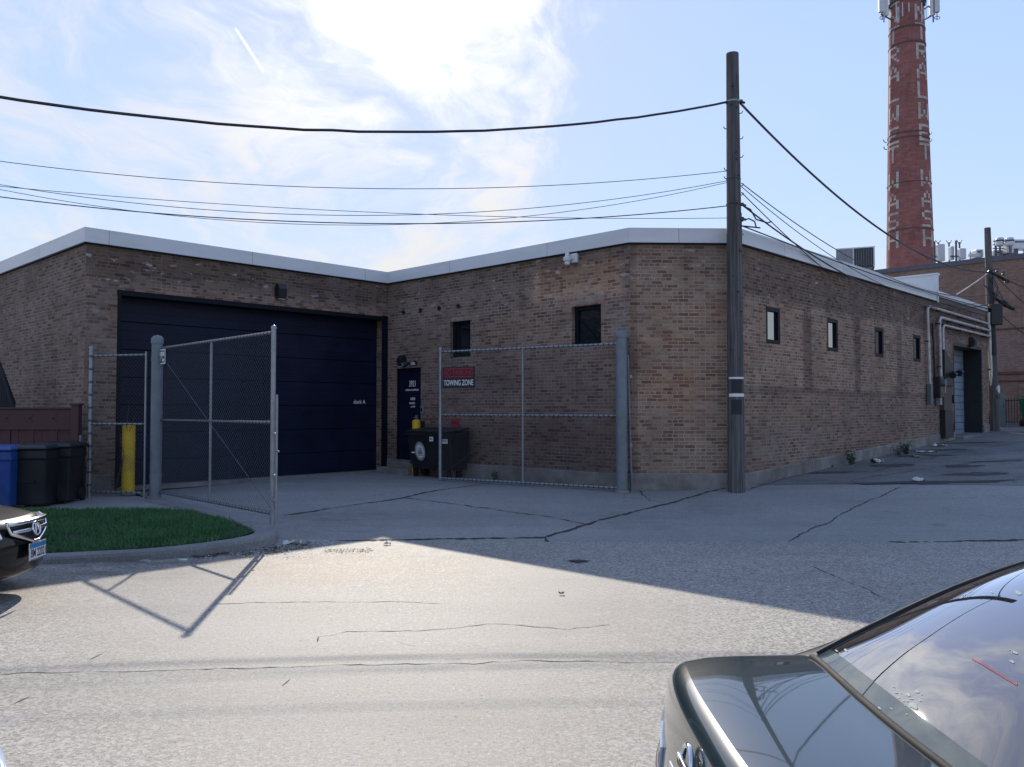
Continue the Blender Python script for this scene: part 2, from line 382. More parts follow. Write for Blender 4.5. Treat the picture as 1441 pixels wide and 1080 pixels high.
M['wood_fence'] = simple('brown_fence_paint', (.066,.024,.024), .65, var=.22, scale=3, bump=.2, bscale=25)
M['blue_bin'] = simple('blue_bin_plastic', (.012,.06,.25), .55, var=.2, dirt=.25)
M['green_bin'] = simple('green_bin_plastic', (.01,.10,.045), .5, var=.15)
M['dark_wood'] = simple('dark_slats', (.022,.022,.026), .8, var=.3)
M['pipe'] = simple('conduit_steel', (.46,.43,.41), .5, metal=.2, var=.2, scale=8, dirt=.35)
M['pipe_white'] = simple('downspout_paint', (.62,.58,.52), .55, var=.15, scale=8, dirt=.25)
M['cable'] = simple('cable_sheath', (.03,.03,.034), .6, var=.2)
M['hvac'] = simple('hvac_metal', (.20,.20,.22), .5, metal=.3, var=.15)
M['grille'] = simple('dark_grille', (.03,.03,.035), .5, metal=.2)
M['antenna'] = simple('antenna_shell', (.55,.56,.57), .5, var=.06)
M['steel_dark'] = simple('dark_steel', (.10,.10,.13), .5, metal=.4)
M['brown_box'] = simple('rusty_brown_panel', (.085,.055,.05), .7, var=.25, scale=6, dirt=.3)
M['grey_door'] = simple('grey_roll_door', (.20,.26,.31), .55, var=.15, scale=2, dirt=.25)
M['cabinet'] = simple('grey_green_cabinet', (.10,.13,.14), .55, var=.1, scale=2)
M['paper'] = simple('paper', (.55,.53,.48), .8, var=.12)
M['stone'] = simple('stone', (.24,.21,.19), .9, var=.3, scale=20)
M['leaf_litter'] = simple('dry_leaves', (.10,.07,.045), .9, var=.6, scale=25)
M['crack'] = simple('crack_filler', (.04,.038,.036), .9, var=.4, scale=8)
M['patch'] = simple('old_patch', (.045,.044,.045), .9, var=.35, scale=6, bump=.5, bscale=60)
M['bark'] = simple('twig_bark', (.07,.045,.04), .9)
M['weed'] = simple('weed_leaf', (.035,.075,.028), .7, var=.45, scale=15)
M['asphalt'] = asphalt_mat('street_asphalt', (.125,.116,.100), (.49,.455,.395), rough=.72, pits=.75, blot=(.78,.77,.76), blotf=.5, spots=[(tuple(gp(440,800)), 1.6, (1.05,.80,.58), .9), (tuple(gp(600,800)), 1.3, (1.05,.88,.72), .6), (tuple(gp(250,792)), 2.0, (.45,.44,.43), .8), (tuple(gp(100,800)), 1.6, (.5,.49,.48), .8), (tuple(gp(820,900)), 1.6, (.8,.79,.78), .8)])
M['apron'] = asphalt_mat('apron_concrete', (.205,.200,.187), (.34,.332,.31), rough=.78, blot=(.78,.77,.76), blotf=.6, bs=.3, spots=[(tuple(gp(470,735)), 1.8, (.62,.6,.6), .8), (tuple(gp(900,730)), 1.5, (.7,.7,.7), .8), (tuple(gp(1000,715)), 1.2, (.7,.7,.7), .8)])
M['alley'] = asphalt_mat('alley_asphalt', (.115,.112,.105), (.27,.263,.25), rough=.8, blot=(.42,.41,.41), blotf=.85, bs=.7, crackle=.9)
M['walk'] = asphalt_mat('sidewalk_concrete', (.21,.205,.195), (.34,.33,.315), rough=.8, blot=(.7,.69,.67), blotf=.5, bs=.25)
M['kerb'] = asphalt_mat('kerb_concrete', (.19,.185,.175), (.30,.29,.275), rough=.8, blot=(.62,.6,.58), blotf=.7, bs=.3)
M['soil'] = simple('turf_soil', (.02,.028,.012), .95, var=.4, scale=8, bump=.5)
M['ground'] = simple('ground_dirt', (.12,.11,.10), .95)
def grass_mat():
    m, t = newmat('grass_blades')
    oc = t.n('ShaderNodeTexCoord').outputs['Object']
    c = t.ramp(t.noise(oc, 1.6, 6, .7), [(.3, (.022,.09,.026)), (.55, (.045,.16,.046)), (.75, (.10,.20,.06))])
    c = t.mix(t.mr(t.noise(oc, 30, 2), .5, .7, 0, .5), c, (.13,.17,.05))
    b = t.bsdf(Base_Color=c, Roughness=.6); t.out(b.outputs[0]); return m
M['grass'] = grass_mat()
def wood_mat():
    m, t = newmat('weathered_pole_wood')
    oc = t.n('ShaderNodeTexCoord').outputs['Object']
    g = t.noise(t.mapping(oc, (26, 26, .55)), 1., 6, .65)
    g2 = t.noise(t.mapping(oc, (70, 70, 1.4)), 1., 4, .6)
    c = t.ramp(g, [(.3, (.03,.028,.028)), (.5, (.088,.083,.08)), (.68, (.17,.16,.15))])
    c = t.mix(t.mr(g2, .55, .68, 0, .8), c, (.016,.014,.013))
    c = t.mix(t.mr(t.noise(oc, 1.2, 4), .5, .75, 0, .4), c, (.07,.05,.042))
    b = t.bsdf(Base_Color=c, Roughness=.85, Normal=t.bump(g2, .6, .01)); t.out(b.outputs[0]); return m
M['pole'] = wood_mat()
M['pole_dark'] = simple('dark_pole_wrap', (.018,.018,.022), .7, var=.3, scale=9)
def glass_mat(name, tint, ior=1.5, boost=1.6, see=.0, rough=.01):
    m, t = newmat(name)
    fr = t.n('ShaderNodeFresnel', {'IOR': ior}).outputs[0]
    gl = t.n('ShaderNodeBsdfGlossy', {'Color': (1,1,1,1), 'Roughness': rough}).outputs[0]
    df = t.n('ShaderNodeBsdfDiffuse', {'Color': c4(tint)}).outputs[0]
    if see:
        tr = t.n('ShaderNodeBsdfTransparent', {'Color': (see, see*1.02, see, 1)}).outputs[0]
        df = t.n('ShaderNodeMixShader', {0: .12, 1: tr, 2: df}).outputs[0]
    mx = t.n('ShaderNodeMixShader', {0: t.m('MULTIPLY', fr, boost, clampv=True), 1: df, 2: gl}).outputs[0]
    t.out(mx); return m
M['window_glass'] = glass_mat('window_glass', (.010,.014,.020), 1.5, .36, rough=.03)
M['car_glass'] = glass_mat('car_glass', (.02,.02,.02), 1.55, 3.3, .30)
M['car_glass_dark'] = glass_mat('car_glass_dark', (.006,.006,.008), 1.5, 1.3)
def paint_mat(name, col, metal=.3, rough=.38, coat=1., dust=.25, ior=1.75):
    m, t = newmat(name)
    oc = t.n('ShaderNodeTexCoord').outputs['Object']
    d = t.mr(t.noise(oc, 3., 6, .7), .4, .75, 0, dust)
    sp = t.mr(t.noise(oc, 160., 2, .6), .62, .70, 0, dust*.6)
    c = t.mix(t.m('MAXIMUM', d, sp), col, (.09,.10,.10))
    b = t.bsdf(Base_Color=c, Metallic=metal, Roughness=t.m('ADD', rough, t.m('MULTIPLY', d, .4)), Coat_Weight=coat, Coat_Roughness=t.mr(d, 0, .4, .02, .12), Coat_IOR=ior)
    b.inputs['Specular IOR Level'].default_value = .15
    t.out(b.outputs[0]); return m
M['paint_green'] = paint_mat('dark_green_car_paint', (.007,.022,.027), .0, .32, 1., .06)
M['paint_black'] = paint_mat('black_car_paint', (.003,.004,.006), .0, .3, 1., .0, 1.35)
M['paint_silver'] = paint_mat('silver_car_paint', (.30,.32,.33), .6, .35, 1., .3)
M['chrome'] = simple('chrome', (.75,.76,.78), .12, metal=1., var=.03)
M['lens'] = simple('headlight_lens', (.45,.52,.60), .08, var=.2, coat=1.)
M['red_lens'] = simple('red_lens', (.20,.02,.012), .12, var=.2, coat=1.)
M['plate_white'] = simple('plate_white', (.68,.68,.70), .45, var=.04)
M['plate_blue'] = simple('plate_blue', (.03,.19,.38), .45, var=.2, scale=20)
M['ink'] = simple('dark_ink', (.02,.02,.025), .6)
M['interior'] = simple('car_interior', (.05,.035,.033), .8, var=.2)
M['frit'] = glass_mat('glass_edge_frit', (.05,.075,.075), 1.5, 1.5)
M['splat'] = simple('dried_splash', (.17,.25,.23), .7, var=.2, scale=30)

# ------------------------------------------------------------------ ground sheets
def sheet(name, poly, dz, mat, step=.5, fn=zf):
    xs = [p[0] for p in poly]; ys = [p[1] for p in poly]
    x0, x1, y0, y1 = min(xs), max(xs), min(ys), max(ys)
    nx = max(1, int((x1-x0)/step)); ny = max(1, int((y1-y0)/step))
    bm = bmesh.new()
    g = [[bm.verts.new((x0+(x1-x0)*i/nx, y0+(y1-y0)*j/ny, 0)) for i in range(nx+1)] for j in range(ny+1)]
    for j in range(ny):
        for i in range(nx): bm.faces.new((g[j][i], g[j][i+1], g[j+1][i+1], g[j+1][i]))
    n = len(poly)
    for k in range(n):
        a, b = V((*poly[k], 0)), V((*poly[(k+1) % n], 0)); d = b-a
        bmesh.ops.bisect_plane(bm, geom=bm.verts[:]+bm.edges[:]+bm.faces[:], plane_co=a, plane_no=(d.y, -d.x, 0), clear_outer=True)
    for v in bm.verts: v.co.z = fn(v.co.x, v.co.y) + dz
    me = bpy.data.meshes.new(name); bm.to_mesh(me); bm.free()
    me.polygons.foreach_set('use_smooth', [True]*len(me.polygons))
    o = bpy.data.objects.new(name, me); COL.objects.link(o); me.materials.append(mat); return struct(o)

g = MB(); g.face([(-900,-900,-.09), (900,-900,-.09), (900,900,-.09), (-900,900,-.09)]); struct(g.build('ground', M['ground']))
sheet('street', [(-70,-14), (70,-14), (70,12.10), (-70,12.10)], 0, M['asphalt'], 4.)
sheet('driveway_apron', [(-3.6,12.04), (60,12.04), (60,16.8), (-2,24.5), (-9.5,19.5), (-6.85,15.6)], .004, M['apron'], .35)
sheet('alley_pavement', [(4.2,16.45), (9.55,15.5), (60,15.5), (60,70), (4.2,70)], .009, M['alley'], .5)
KP = [(-70,6.4), (-12,8.9), (-5.7,10.08), (-4.64,10.42), (-4.2,10.66), (-3.85,10.93), (-3.58,11.2), (-3.4,11.48), (-3.32,11.75), (-3.38,12.05), (-3.6,12.4), (-4.2,13.1), (-5.06,14.08), (-6.4,15.25)]
sheet('sidewalk', KP + [(-8.0,17.5), (-60,40), (-70,40)], -.012, M['walk'], .6, zs)
# kerb: a real step swept along the edge of the verge
def sweep_kerb():
    mb = MB(); pts = []
    for i in range(len(KP)-1):
        a, b = V((*KP[i], 0)), V((*KP[i+1], 0))
        for k in range(4): pts.append(a.lerp(b, k/4))
    pts.append(V((*KP[-1], 0))); rows = []
    for i, p in enumerate(pts):
        d = (pts[min(i+1, len(pts)-1)] - pts[max(i-1, 0)]).normalized(); n = V((d.y, -d.x, 0))   # outward (street side)
        top = zs(p.x, p.y) + .022
        q = [p - n*-.02, p + n*.0, p - n*.025, p - n*.30, p - n*.31]
        z = [-.06, top-.035, top, top, top-.2]
        rows.append([V((a.x, a.y, b)) for a, b in zip(q, z)])
    for r0, r1 in zip(rows, rows[1:]):
        for k in range(4): mb.face([r0[k], r1[k], r1[k+1], r0[k+1]])
    return struct(mb.build('kerb', M['kerb'], smooth=35))
sweep_kerb()
GP = [(-16,8.5), (-12,9.22), (-5.78,10.39), (-4.75,10.74), (-4.35,10.96), (-4.05,11.2), (-3.80,11.5), (-3.68,11.8), (-3.75,12.05), (-4.4,12.95), (-5.25,13.75), (-5.9,14.0), (-16,14.0)]
sheet('verge_soil', GP, .016, M['soil'], .4, zs)
def inpoly(x, y, P):
    c = False; j = len(P)-1
    for i in range(len(P)):
        if (P[i][1] > y) != (P[j][1] > y) and x < (P[j][0]-P[i][0])*(y-P[i][1])/(P[j][1]-P[i][1])+P[i][0]: c = not c
        j = i
    return c
def grass():
    mb = MB(); vs, fs = [], []; n = 0; r = random.Random(5)
    while n < 42000:
        x = r.uniform(-9.5, -3.6); y = r.uniform(9.6, 14.05)
        if not inpoly(x+r.gauss(0,.035), y+r.gauss(0,.035), GP): continue
        if math.sin(x*3.1+y*1.7)+math.sin(x*1.3-y*4.1)+math.sin(x*7.+y*6.) > 1.9 and r.random() < .7: continue
        h = r.uniform(.03, .075); a = r.uniform(0, 2*PI); w = r.uniform(.004, .009)
        dx, dy = math.cos(a)*w, math.sin(a)*w; lx, ly = r.gauss(0, .02), r.gauss(0, .02); z = zs(x, y)+.012
        k = len(vs); vs += [(x-dx, y-dy, z), (x+dx, y+dy, z), (x+lx, y+ly, z+h)]; fs.append((k, k+1, k+2)); n += 1
    mb.faces(vs, fs); o = mb.build('grass', M['grass'], fixn=False)
    tag(o, 'short green lawn on the kerbed verge in front of the bins', 'grass', kind='stuff')
grass()

def crack(pts, w, name='pavement_crack', fn=zf, dz=.013, seed=0, mat='crack'):
    """a thin irregular strip following ground points given as pixels of the photograph"""
    r = random.Random(seed); g3 = [gp(*p) for p in pts]; line = []
    for a, b in zip(g3, g3[1:]):
        n = max(2, int((b-a).length/.07))
        for k in range(n): line.append(a.lerp(b, k/n))
    line.append(g3[-1]); mb = MB(); prev = None; off = 0
    for i, p in enumerate(line):
        d = (line[min(i+1, len(line)-1)]-line[max(i-1, 0)]).normalized(); n = V((-d.y, d.x, 0))
        off = off*.86 + r.gauss(0, .011); ww = w*r.uniform(.15, 1.25)*(.4 if i in (0, len(line)-1) else 1)
        c = p + n*off; l, q = c+n*ww/2, c-n*ww/2
        zz = lambda p: fn(p.x, p.y)+(.0025 if p.y < 12.0 else dz); row = [V((l.x, l.y, zz(l))), V((q.x, q.y, zz(q)))]
        if prev: mb.face([prev[0], prev[1], row[1], row[0]])
        prev = row
    return struct(mb.build(name, M[mat]))
J = [([(400,727),(480,715),(567,702),(691,681)], .07), ([(567,702),(666,714),(775,729),(825,739)], .04), ([(402,764),(546,760),(660,759),(768,757)], .10),
     ([(768,757),(825,739),(920,714),(1000,693),(1022,688)], .085), ([(768,757),(780,772)], .07), ([(700,783),(850,781),(1000,779)], .06),
     ([(850,771),(1000,769),(1100,766),(1250,764),(1441,761)], .13), ([(1100,765),(1202,715),(1268,687)], .035), ([(895,689),(916,706)], .03),
     ([(0,949),(200,949),(320,944),(450,941),(600,937),(720,933),(950,932)], .016), ([(445,905),(452,897),(490,889),(585,890),(650,885),(685,879),(720,880),(800,886),(860,880)], .018),
     ([(127,929),(152,916)], .014), ([(20,992),(45,982)], .018), ([(395,966),(409,957)], .016), ([(1115,779),(1121,787),(1176,811),(1218,830),(1253,844)], .035),
     ([(300,850),(420,848),(620,849)], .02), ([(1055,690),(1130,668),(1230,664),(1330,640),(1441,622)], .05), ([(1200,676),(1290,663),(1340,655),(1441,646)], .05), ([(560,905),(580,912)], .012), ([(1020,769),(1032,778)], .03)]
for i, (p, w) in enumerate(J): crack(p, w*.7, seed=i*7+1)
def blob(px, py, rx, ry, name, mat, seed, dz=.014):
    r = random.Random(seed); c = gp(px, py); mb = MB(); pts = []
    for k in range(26):
        a = 2*PI*k/26; q = r.uniform(.6, 1.1); x, y = c.x+rx*q*math.cos(a), c.y+ry*q*math.sin(a)
        pts.append(V((x, y, zf(x, y)+dz)))
    c.z += dz
    for k in range(26): mb.face([c, pts[k], pts[(k+1) % 26]])
    return struct(mb.build(name, mat))
for i, (px, py, rx, ry) in enumerate([(1262,680,1.0,.16), (1345,679,1.3,.13), (1355,657,.45,.35), (1325,634,.9,.3), (1300,642,.9,.3), (1255,656,.6,.35), (1170,666,.5,.2), (1400,650,.9,.18), (814,791,.16,.1), (1375,668,.8,.3), (1365,624,1.0,.25)]):
    blob(px, py, rx, ry, 'asphalt_patch', M['patch'], i)
# ------------------------------------------------------------------ the brick building
bld = thing('brick_building', 'low brown brick warehouse with grey metal coping, navy garage door and cut street corner', 'building', (2.2, 22, PAD))
Z = V((0, 0, 1))
def wall(name, o, d, inw, length, mat, holes=(), zb=-.2, zt=WT):
    """brick wall: o + d*u, faces away from inw; holes = (u0,u1,v0,v1,depth)"""
    mb = MB()
    us = sorted({0, length} | {h[0] for h in holes} | {h[1] for h in holes}); vs = sorted({zb, zt} | {h[2] for h in holes} | {h[3] for h in holes})
    P = lambda u, v, k=0.: V((o.x, o.y, 0)) + d*u + inw*k + Z*v
    for a, b in zip(us, us[1:]):
        for c, e in zip(vs, vs[1:]):
            if any(h[0]-1e-6 <= a and b <= h[1]+1e-6 and h[2]-1e-6 <= c and e <= h[3]+1e-6 for h in holes): continue
            mb.face([P(a,c), P(b,c), P(b,e), P(a,e)], [(a,c), (b,c), (b,e), (a,e)])
    for (a, b, c, e, k) in holes:
        mb.face([P(a,c), P(a,e), P(a,e,k), P(a,c,k)], [(a,c), (a,e), (a+k,e), (a+k,c)])
        mb.face([P(b,c), P(b,c,k), P(b,e,k), P(b,e)], [(b,c), (b+k,c), (b+k,e), (b,e)])
        mb.face([P(a,e), P(b,e), P(b,e,k), P(a,e,k)], [(a,e), (b,e), (b,e+k), (a,e+k)])
        if c > zb: mb.face([P(a,c), P(a,c,k), P(b,c,k), P(b,c)], [(a,c), (a,c-k), (b,c-k), (b,c)])
    return mb.build(name, mat, bld, fixn=False)
WIN_H = (3.22, 4.0)
# street front with the big garage opening: u from L to I
GA, GB, GZ = 7.246-6.63, 7.246-.11, 4.26
wall('wall', L_, A, B, 7.246, M['brick_front'], [(GA, GB, -.2, GZ, .32)])
wing_w = [(2.36, 3.06, 3.12, 3.96), (6.06, 6.81, 3.20, 4.0)]
DU0, DU1, DZ0, DZ1 = .37, 1.31, .66, 2.93
wall('wall', I_, -B, A, (P_-I_).length, M['brick_wing'], [(a, b, c, d, .14) for a, b, c, d in wing_w] + [(DU0, DU1, DZ0, DZ1, .12)])
cd = (Q_-P_).normalized(); cin = V((-cd.y, cd.x, 0))
wall('wall', P_, cd, cin, (Q_-P_).length, M['brick_chamfer'])
alley_w = [(1.07, 1.70), (4.04, 4.66), (6.93, 7.55), (9.78, 10.4)]
RU0, RU1, RZ = 13.45, 16.58, 3.98
wall('wall', Q_, A, B, 17.3, M['brick_alley'], [(a, b, 3.25, 4.0, .14) for a, b in alley_w] + [(RU0, RU1, .2, RZ, .62)])
wall('wall', L_+B*20, -B, A, 20., M['brick_side'])
wall('wall', E_, B, -A, 20., M['brick_side'])
mb = MB(); mb.face([L_+B*20+Z*5, L_+Z*5, I_+Z*5, P_+Z*5, Q_+Z*5, E_+Z*5, E_+B*20+Z*5]); mb.build('roof', M['roof'], bld)
mb = MB(); mb.face([E_+B*20+Z*-.2, L_+B*20+Z*-.2, L_+B*20+Z*WT, E_+B*20+Z*WT]); mb.build('wall', M['brick_side'], bld, fixn=False)
# dark interior box behind the openings keeps the sky out
def ribbon(path, off_out, off_in, z0, z1, mb, closed=False):
    n = len(path); O, N = [], []
    for i, p in enumerate(path):
        ds = []
        if i > 0: ds.append((path[i]-path[i-1]).normalized())
        if i < n-1: ds.append((path[i+1]-path[i]).normalized())
        ns = [V((d.y, -d.x, 0)) for d in ds]
        m = sum(ns, V((0,0,0))).normalized(); m = m / max(.3, m.dot(ns[0]))
        O.append(p+m*off_out); N.append(p-m*off_in)
    u = 0
    for i in range(n-1):
        l = (path[i+1]-path[i]).length
        a, b, c, d = O[i], O[i+1], N[i+1], N[i]
        for q, w in (((a+Z*z0, b+Z*z0, b+Z*z1, a+Z*z1), 1), ((a+Z*z1, b+Z*z1, c+Z*z1, d+Z*z1), 1), ((d+Z*z0, d+Z*z1, c+Z*z1, c+Z*z0), 1), ((a+Z*z0, d+Z*z0, c+Z*z0, b+Z*z0), 1)):
            us = [u if (q[k]-path[i]).length < (q[k]-path[i+1]).length else u+l for k in range(4)]
            mb.face(q, [(us[k], q[k].z) for k in range(4)])
        u += l
    for i in (0, n-1): mb.face([O[i]+Z*z0, O[i]+Z*z1, N[i]+Z*z1, N[i]+Z*z0])
XU = 11.78
mb = MB(); ribbon([L_+B*20, L_, I_, P_, Q_, Q_+A*XU], .045, .30, WT-.02, CT, mb); mb.build('coping', M['coping'], bld)
mb = MB(); ribbon([L_+B*20, L_, I_, P_, Q_, Q_+A*XU], .05, .0, WT-.035, WT-.005, mb); mb.build('drip_edge', M['navy_frame'], bld)
mb = MB(); ribbon([Q_+A*(XU+.02), E_, E_+B*20], .05, .30, CT-.13, CT+.03, mb); mb.build('coping', M['coping_bright'], bld)
mb = MB(); mb.obox(Q_+A*(XU+.005)-B*.02+Z*(WT-.01), A*5.5, B*.15, Z*.275); mb.build('upper_wall', M['brick_side'], bld)
# white metal clad cross parapet where the roof steps
mb = MB(); o = Q_ + A*XU; mb.obox(o+A*.0-B*.05+Z*(CT-.31), A*.16, B*2.9, Z*.82); mb.obox(o-A*.03-B*.08+Z*(CT+.5), A*.22, B*3.0, Z*.05); mb.obox(o-A*.025-B*.09+Z*(CT-.31), A*.03, B*.12, Z*.8)
mb.build('cross_parapet', M['coping_bright'], bld)
# concrete plinth following the ground
def plinth(a, b, out, h0=.30, gaps=(), follow=False):
    mb = MB(); d = (b-a).normalized(); Ln = (b-a).length; n = max(2, int(Ln/.5)); prev = None
    segs = [0] + [g for gg in gaps for g in gg] + [Ln]
    for s0, s1 in zip(segs[::2], segs[1::2]):
        k = max(1, int((s1-s0)/.5)); prev = None; mb = MB()
        for i in range(k+1):
            p = a + d*(s0+(s1-s0)*i/k); q = p + out*.025
            zt = (zf(p.x, p.y)+h0) if follow else PAD+h0
            r = (p+Z*zt, q+Z*(zt-.02), q+Z*-.2)
            if prev: mb.face([prev[0], prev[1], r[1], r[0]]); mb.face([prev[1], prev[2], r[2], r[1]])
            elif s0 >= 0: mb.face([r[0], r[1], r[2], p+Z*-.2])
            prev = r
        mb.face([prev[0], prev[1], prev[2], V((prev[0].x, prev[0].y, -.2))])
        mb.build('plinth', M['plinth'], bld)
plinth(I_+cd*0, P_, -A, .32, [(.3, 1.4)])
plinth(P_, Q_, -cin, .33)
plinth(Q_, E_, -B, .26, [(RU0-.02, RU1+.02)], True)
plinth(L_, L_+A*(GA-.1), -B, .3)
# --- garage door
gd = MB(); base = L_ + B*.30
ns = 7; hh = (GZ-PAD-.0)/ns
for i in range(ns):
    gd.obox(base + A*(GA+.0)+Z*(PAD-.02+i*hh), A*(GB-GA), B*.05, Z*(hh-.014))
    for k in (.33, .66): gd.obox(base + A*(GA+.0)+Z*(PAD-.02+i*hh+hh*k) - B*.004, A*(GB-GA), B*.01, Z*.02)
gdo = gd.build('garage_door', M['navy'], bld, bevel=.006)
mb = MB(); mb.obox(base + A*GA + B*.06 + Z*(PAD-.1), A*(GB-GA), B*.04, Z*(GZ-PAD+.2)); mb.build('door_backing', M['navy_frame'], gdo)
mb = MB()
mb.obox(L_-B*.03+A*(GB-.06)+Z*PAD, A*.15, B*.05, Z*(GZ-PAD+.02))
mb.obox(L_-B*.012+A*(GA-.03)+Z*(GZ-.10), A*(GB-GA-.03), B*.30, Z*.10)
mb.obox(L_-B*.012+A*(GA-.02)+Z*PAD, A*.07, B*.25, Z*(GZ-PAD-.1)); mb.build('door_frame', M['navy_frame'], gdo)
mb = MB(); mb.obox(base-B*.02+A*(GA)+Z*(PAD+.0), A*(GB-GA), B*.03, Z*.04); mb.build('bottom_seal', M['rubber'], gdo)
mb = MB(); mb.obox(L_-B*.06+A*(GA)+Z*(PAD-.05), A*(GB-GA), B*.36, Z*.075); mb.build('door_sill', M['plinth'], bld)
pt = at(497, 566, 21.6); k = (pt-base).dot(A)
text_mesh('lettering', 'dock A', base - B*.012 + A*6.42 + Z*2.05, A, Z, .36, .10, M['white'], gdo)
# --- entry door on the wing
wu = lambda u, v, k=0.: I_ - B*u - A*k + Z*v
mb = MB(); mb.obox(wu(DU0+.05, DZ0, -.06), -B*(DU1-DU0-.10), A*.05, Z*(DZ1-DZ0-.05)); ed = mb.build('entry_door', M['navy'], bld, bevel=.004)
mb = MB(); mb.obox(wu(DU0, DZ0, -.02), -B*.05, A*.1, Z*(DZ1-DZ0)); mb.obox(wu(DU1-.05, DZ0, -.02), -B*.05, A*.1, Z*(DZ1-DZ0)); mb.obox(wu(DU0+.05, DZ1-.05, -.02), -B*(DU1-DU0-.1), A*.1, Z*.05); mb.build('door_frame', M['navy_frame'], ed)
mb = MB(); mb.obox(wu(DU1-.16, DZ0+.95, -.02), -B*.05, A*-.05, Z*.16); mb.tube([wu(DU1-.135, DZ0+1.05, .02), wu(DU1-.24, DZ0+1.05, .03)], .012); mb.build('handle', M['galv'], ed)
text_mesh('lettering', '3921', wu(.80, 2.47, -.055), -B, Z, .25, .15, M['white'], ed)
for (u0, wd, z, h) in [(.66, .5, 2.37, .05), (.85, .16, 2.14, .07), (.80, .22, 2.04, .05), (.86, .15, 1.96, .045)]:   # small illegible lines
    mb = MB(); r = random.Random(int(u0*100)); u = u0
    while u < u0+wd:
        w = r.uniform(.012, .03); mb.obox(wu(u, z, -.058), -B*w, A*.003, Z*h*r.uniform(.6, 1)); u += w+.012
    mb.build('small_lettering', M['white'], ed)
mb = MB(); mb.obox(wu(.30, -.1, .0), -B*1.2, -A*.55, Z*(PAD+.15+.1)); mb.obox(wu(.34, PAD+.14, .0), -B*1.1, -A*.28, Z*.155); mb.build('step', M['plinth'], bld, bevel=.02)
mb = MB(); mb.obox(wu(DU0-.02, DZ0-.03, .02), -B*(DU1-DU0+.04), A*.14, Z*.035); mb.build('threshold', M['galv'], ed)
# --- windows
def window(o, d, inw, w, z0, z1, label=None, split=False, out=.10):
    fr = MB(); t = .085; q = o + inw*out
    fr.obox(q+Z*z0, d*w, inw*.06, Z*t); fr.obox(q+Z*(z1-t), d*w, inw*.06, Z*t)
    fr.obox(q+Z*(z0+t), d*t, inw*.06, Z*(z1-z0-2*t)); fr.obox(q+d*(w-t)+Z*(z0+t), d*t, inw*.06, Z*(z1-z0-2*t))
    if split: fr.obox(q+d*(w*.22)+Z*(z0+t), d*.04, inw*.05, Z*(z1-z0-2*t))
    f = fr.build('window', M['navy_frame'], bld, bevel=.004)
    if label: f['label'] = label
    mb = MB(); q2 = q+inw*.05; mb.face([q2+d*t*.9+Z*(z0+t*.9), q2+d*(w-t*.9)+Z*(z0+t*.9), q2+d*(w-t*.9)+Z*(z1-t*.9), q2+d*t*.9+Z*(z1-t*.9)]); mb.build('pane', M['window_glass'], f)
    mb = MB(); mb.obox(o+inw*.02+Z*(z0-.002), d*w, inw*.08, Z*.022); mb.build('sill', M['navy_frame'], f)
for i, (a, b, c, e) in enumerate(wing_w): window(I_-B*a, -B, A, b-a, c, e, split=(i == 0))
for a, b in alley_w: window(Q_+A*a, A, B, b-a, 3.25, 4.0, out=.005)
# --- roll-up door of the alley side, set deep in its opening
mb = MB(); q = Q_ + B*.57
zb = .9
for i in range(14): mb.obox(q+A*RU0+Z*(zb-.1+i*.225), A*(RU1-RU0), B*.05, Z*.215)
rd = mb.build('roll_up_door', M['grey_door'], bld, bevel=.01)
mb = MB(); mb.obox(Q_+B*.02+A*(RU1-.04)+Z*.4, A*.035, B*.54, Z*(RZ-.41)); mb.obox(Q_-B*.01+A*(RU0-.05)+Z*.7, A*.06, B*.2, Z*(RZ-.7)); mb.obox(Q_-B*.01+A*(RU0+.02)+Z*(RZ-.08), A*(RU1-RU0-.06), B*.54, Z*.075); mb.build('door_frame', M['black'], rd)
mb = MB(); p = Q_+A*RU0; mb.obox(p-B*.25+Z*.5, A*(RU1-RU0), B*1.4, Z*(zf(p.x, p.y)-.5+.10)); mb.build('door_sill', M['plinth'], bld, bevel=.02)
# four old star-shaped wall anchors above the entry door, part of the masonry
for px, py in ((568, 440), (592, 437), (618, 434), (645, 431)):
    r = (px-CX)/F; u = (3.165+21.1*r)/(.7234+.6905*r); z = zpx(py, 21.1-.6905*u)
    mb = MB(); c = wu(u, z, .0)
    for s in range(4):
        ca, sa = math.cos(s*PI/4), math.sin(s*PI/4)
        mb.box(c-A*(.015+.003*s), (.11 if s % 2 == 0 else .085, .03, .028), ((-B)*ca+Z*sa, A, -(-B)*sa+Z*ca))
    mb.build('wall_anchor', M['black_metal'], bld)

# ------------------------------------------------------------------ things fixed to the walls
def on_wing(px, py):
    r = (px-CX)/F; u = (3.165+21.1*r)/(.7234+.6905*r); return I_ - B*u + Z*zpx(py, 21.1-.6905*u)
def on_alley(px, py):
    r = (px-CX)/F; u = (16*r-4.4)/(.6905-.7234*r); p = Q_+A*u; return p + Z*zpx(py, p.y)
def on_front(px, py):
    r = (px-CX)/F; u = (-3.165-21.1*r)/(.6905-.7234*r); p = I_-A*u; return p + Z*zpx(py, p.y)
def box_lamp(c, d, out, label, w=.2, h=.3):
    t = thing('wall_lamp', label, 'wall lamp', c)
    mb = MB(); mb.box(c+out*.02, (w*1.05, .04, h*.7), (d, out, Z)); mb.build('back_plate', M['black_metal'], t)
    mb = MB(); hz = h/2; p = [c+out*.04-Z*hz, c+out*.16-Z*hz, c+out*.20+Z*hz*.3, c+out*.12+Z*hz, c+out*.04+Z*hz]
    mb.prism([q-d*w/2 for q in p], d*w); mb.build('housing', M['black'], t, bevel=.01)
    mb = MB(); mb.box(c+out*.10-Z*(hz+.006), (w*.8, .1, .012), (d, out, Z)); mb.build('lens', M['lens'], t)
box_lamp(on_front(391, 411), A, -B, 'black box wall lamp on brick lintel above the wide garage door', .20, .34)
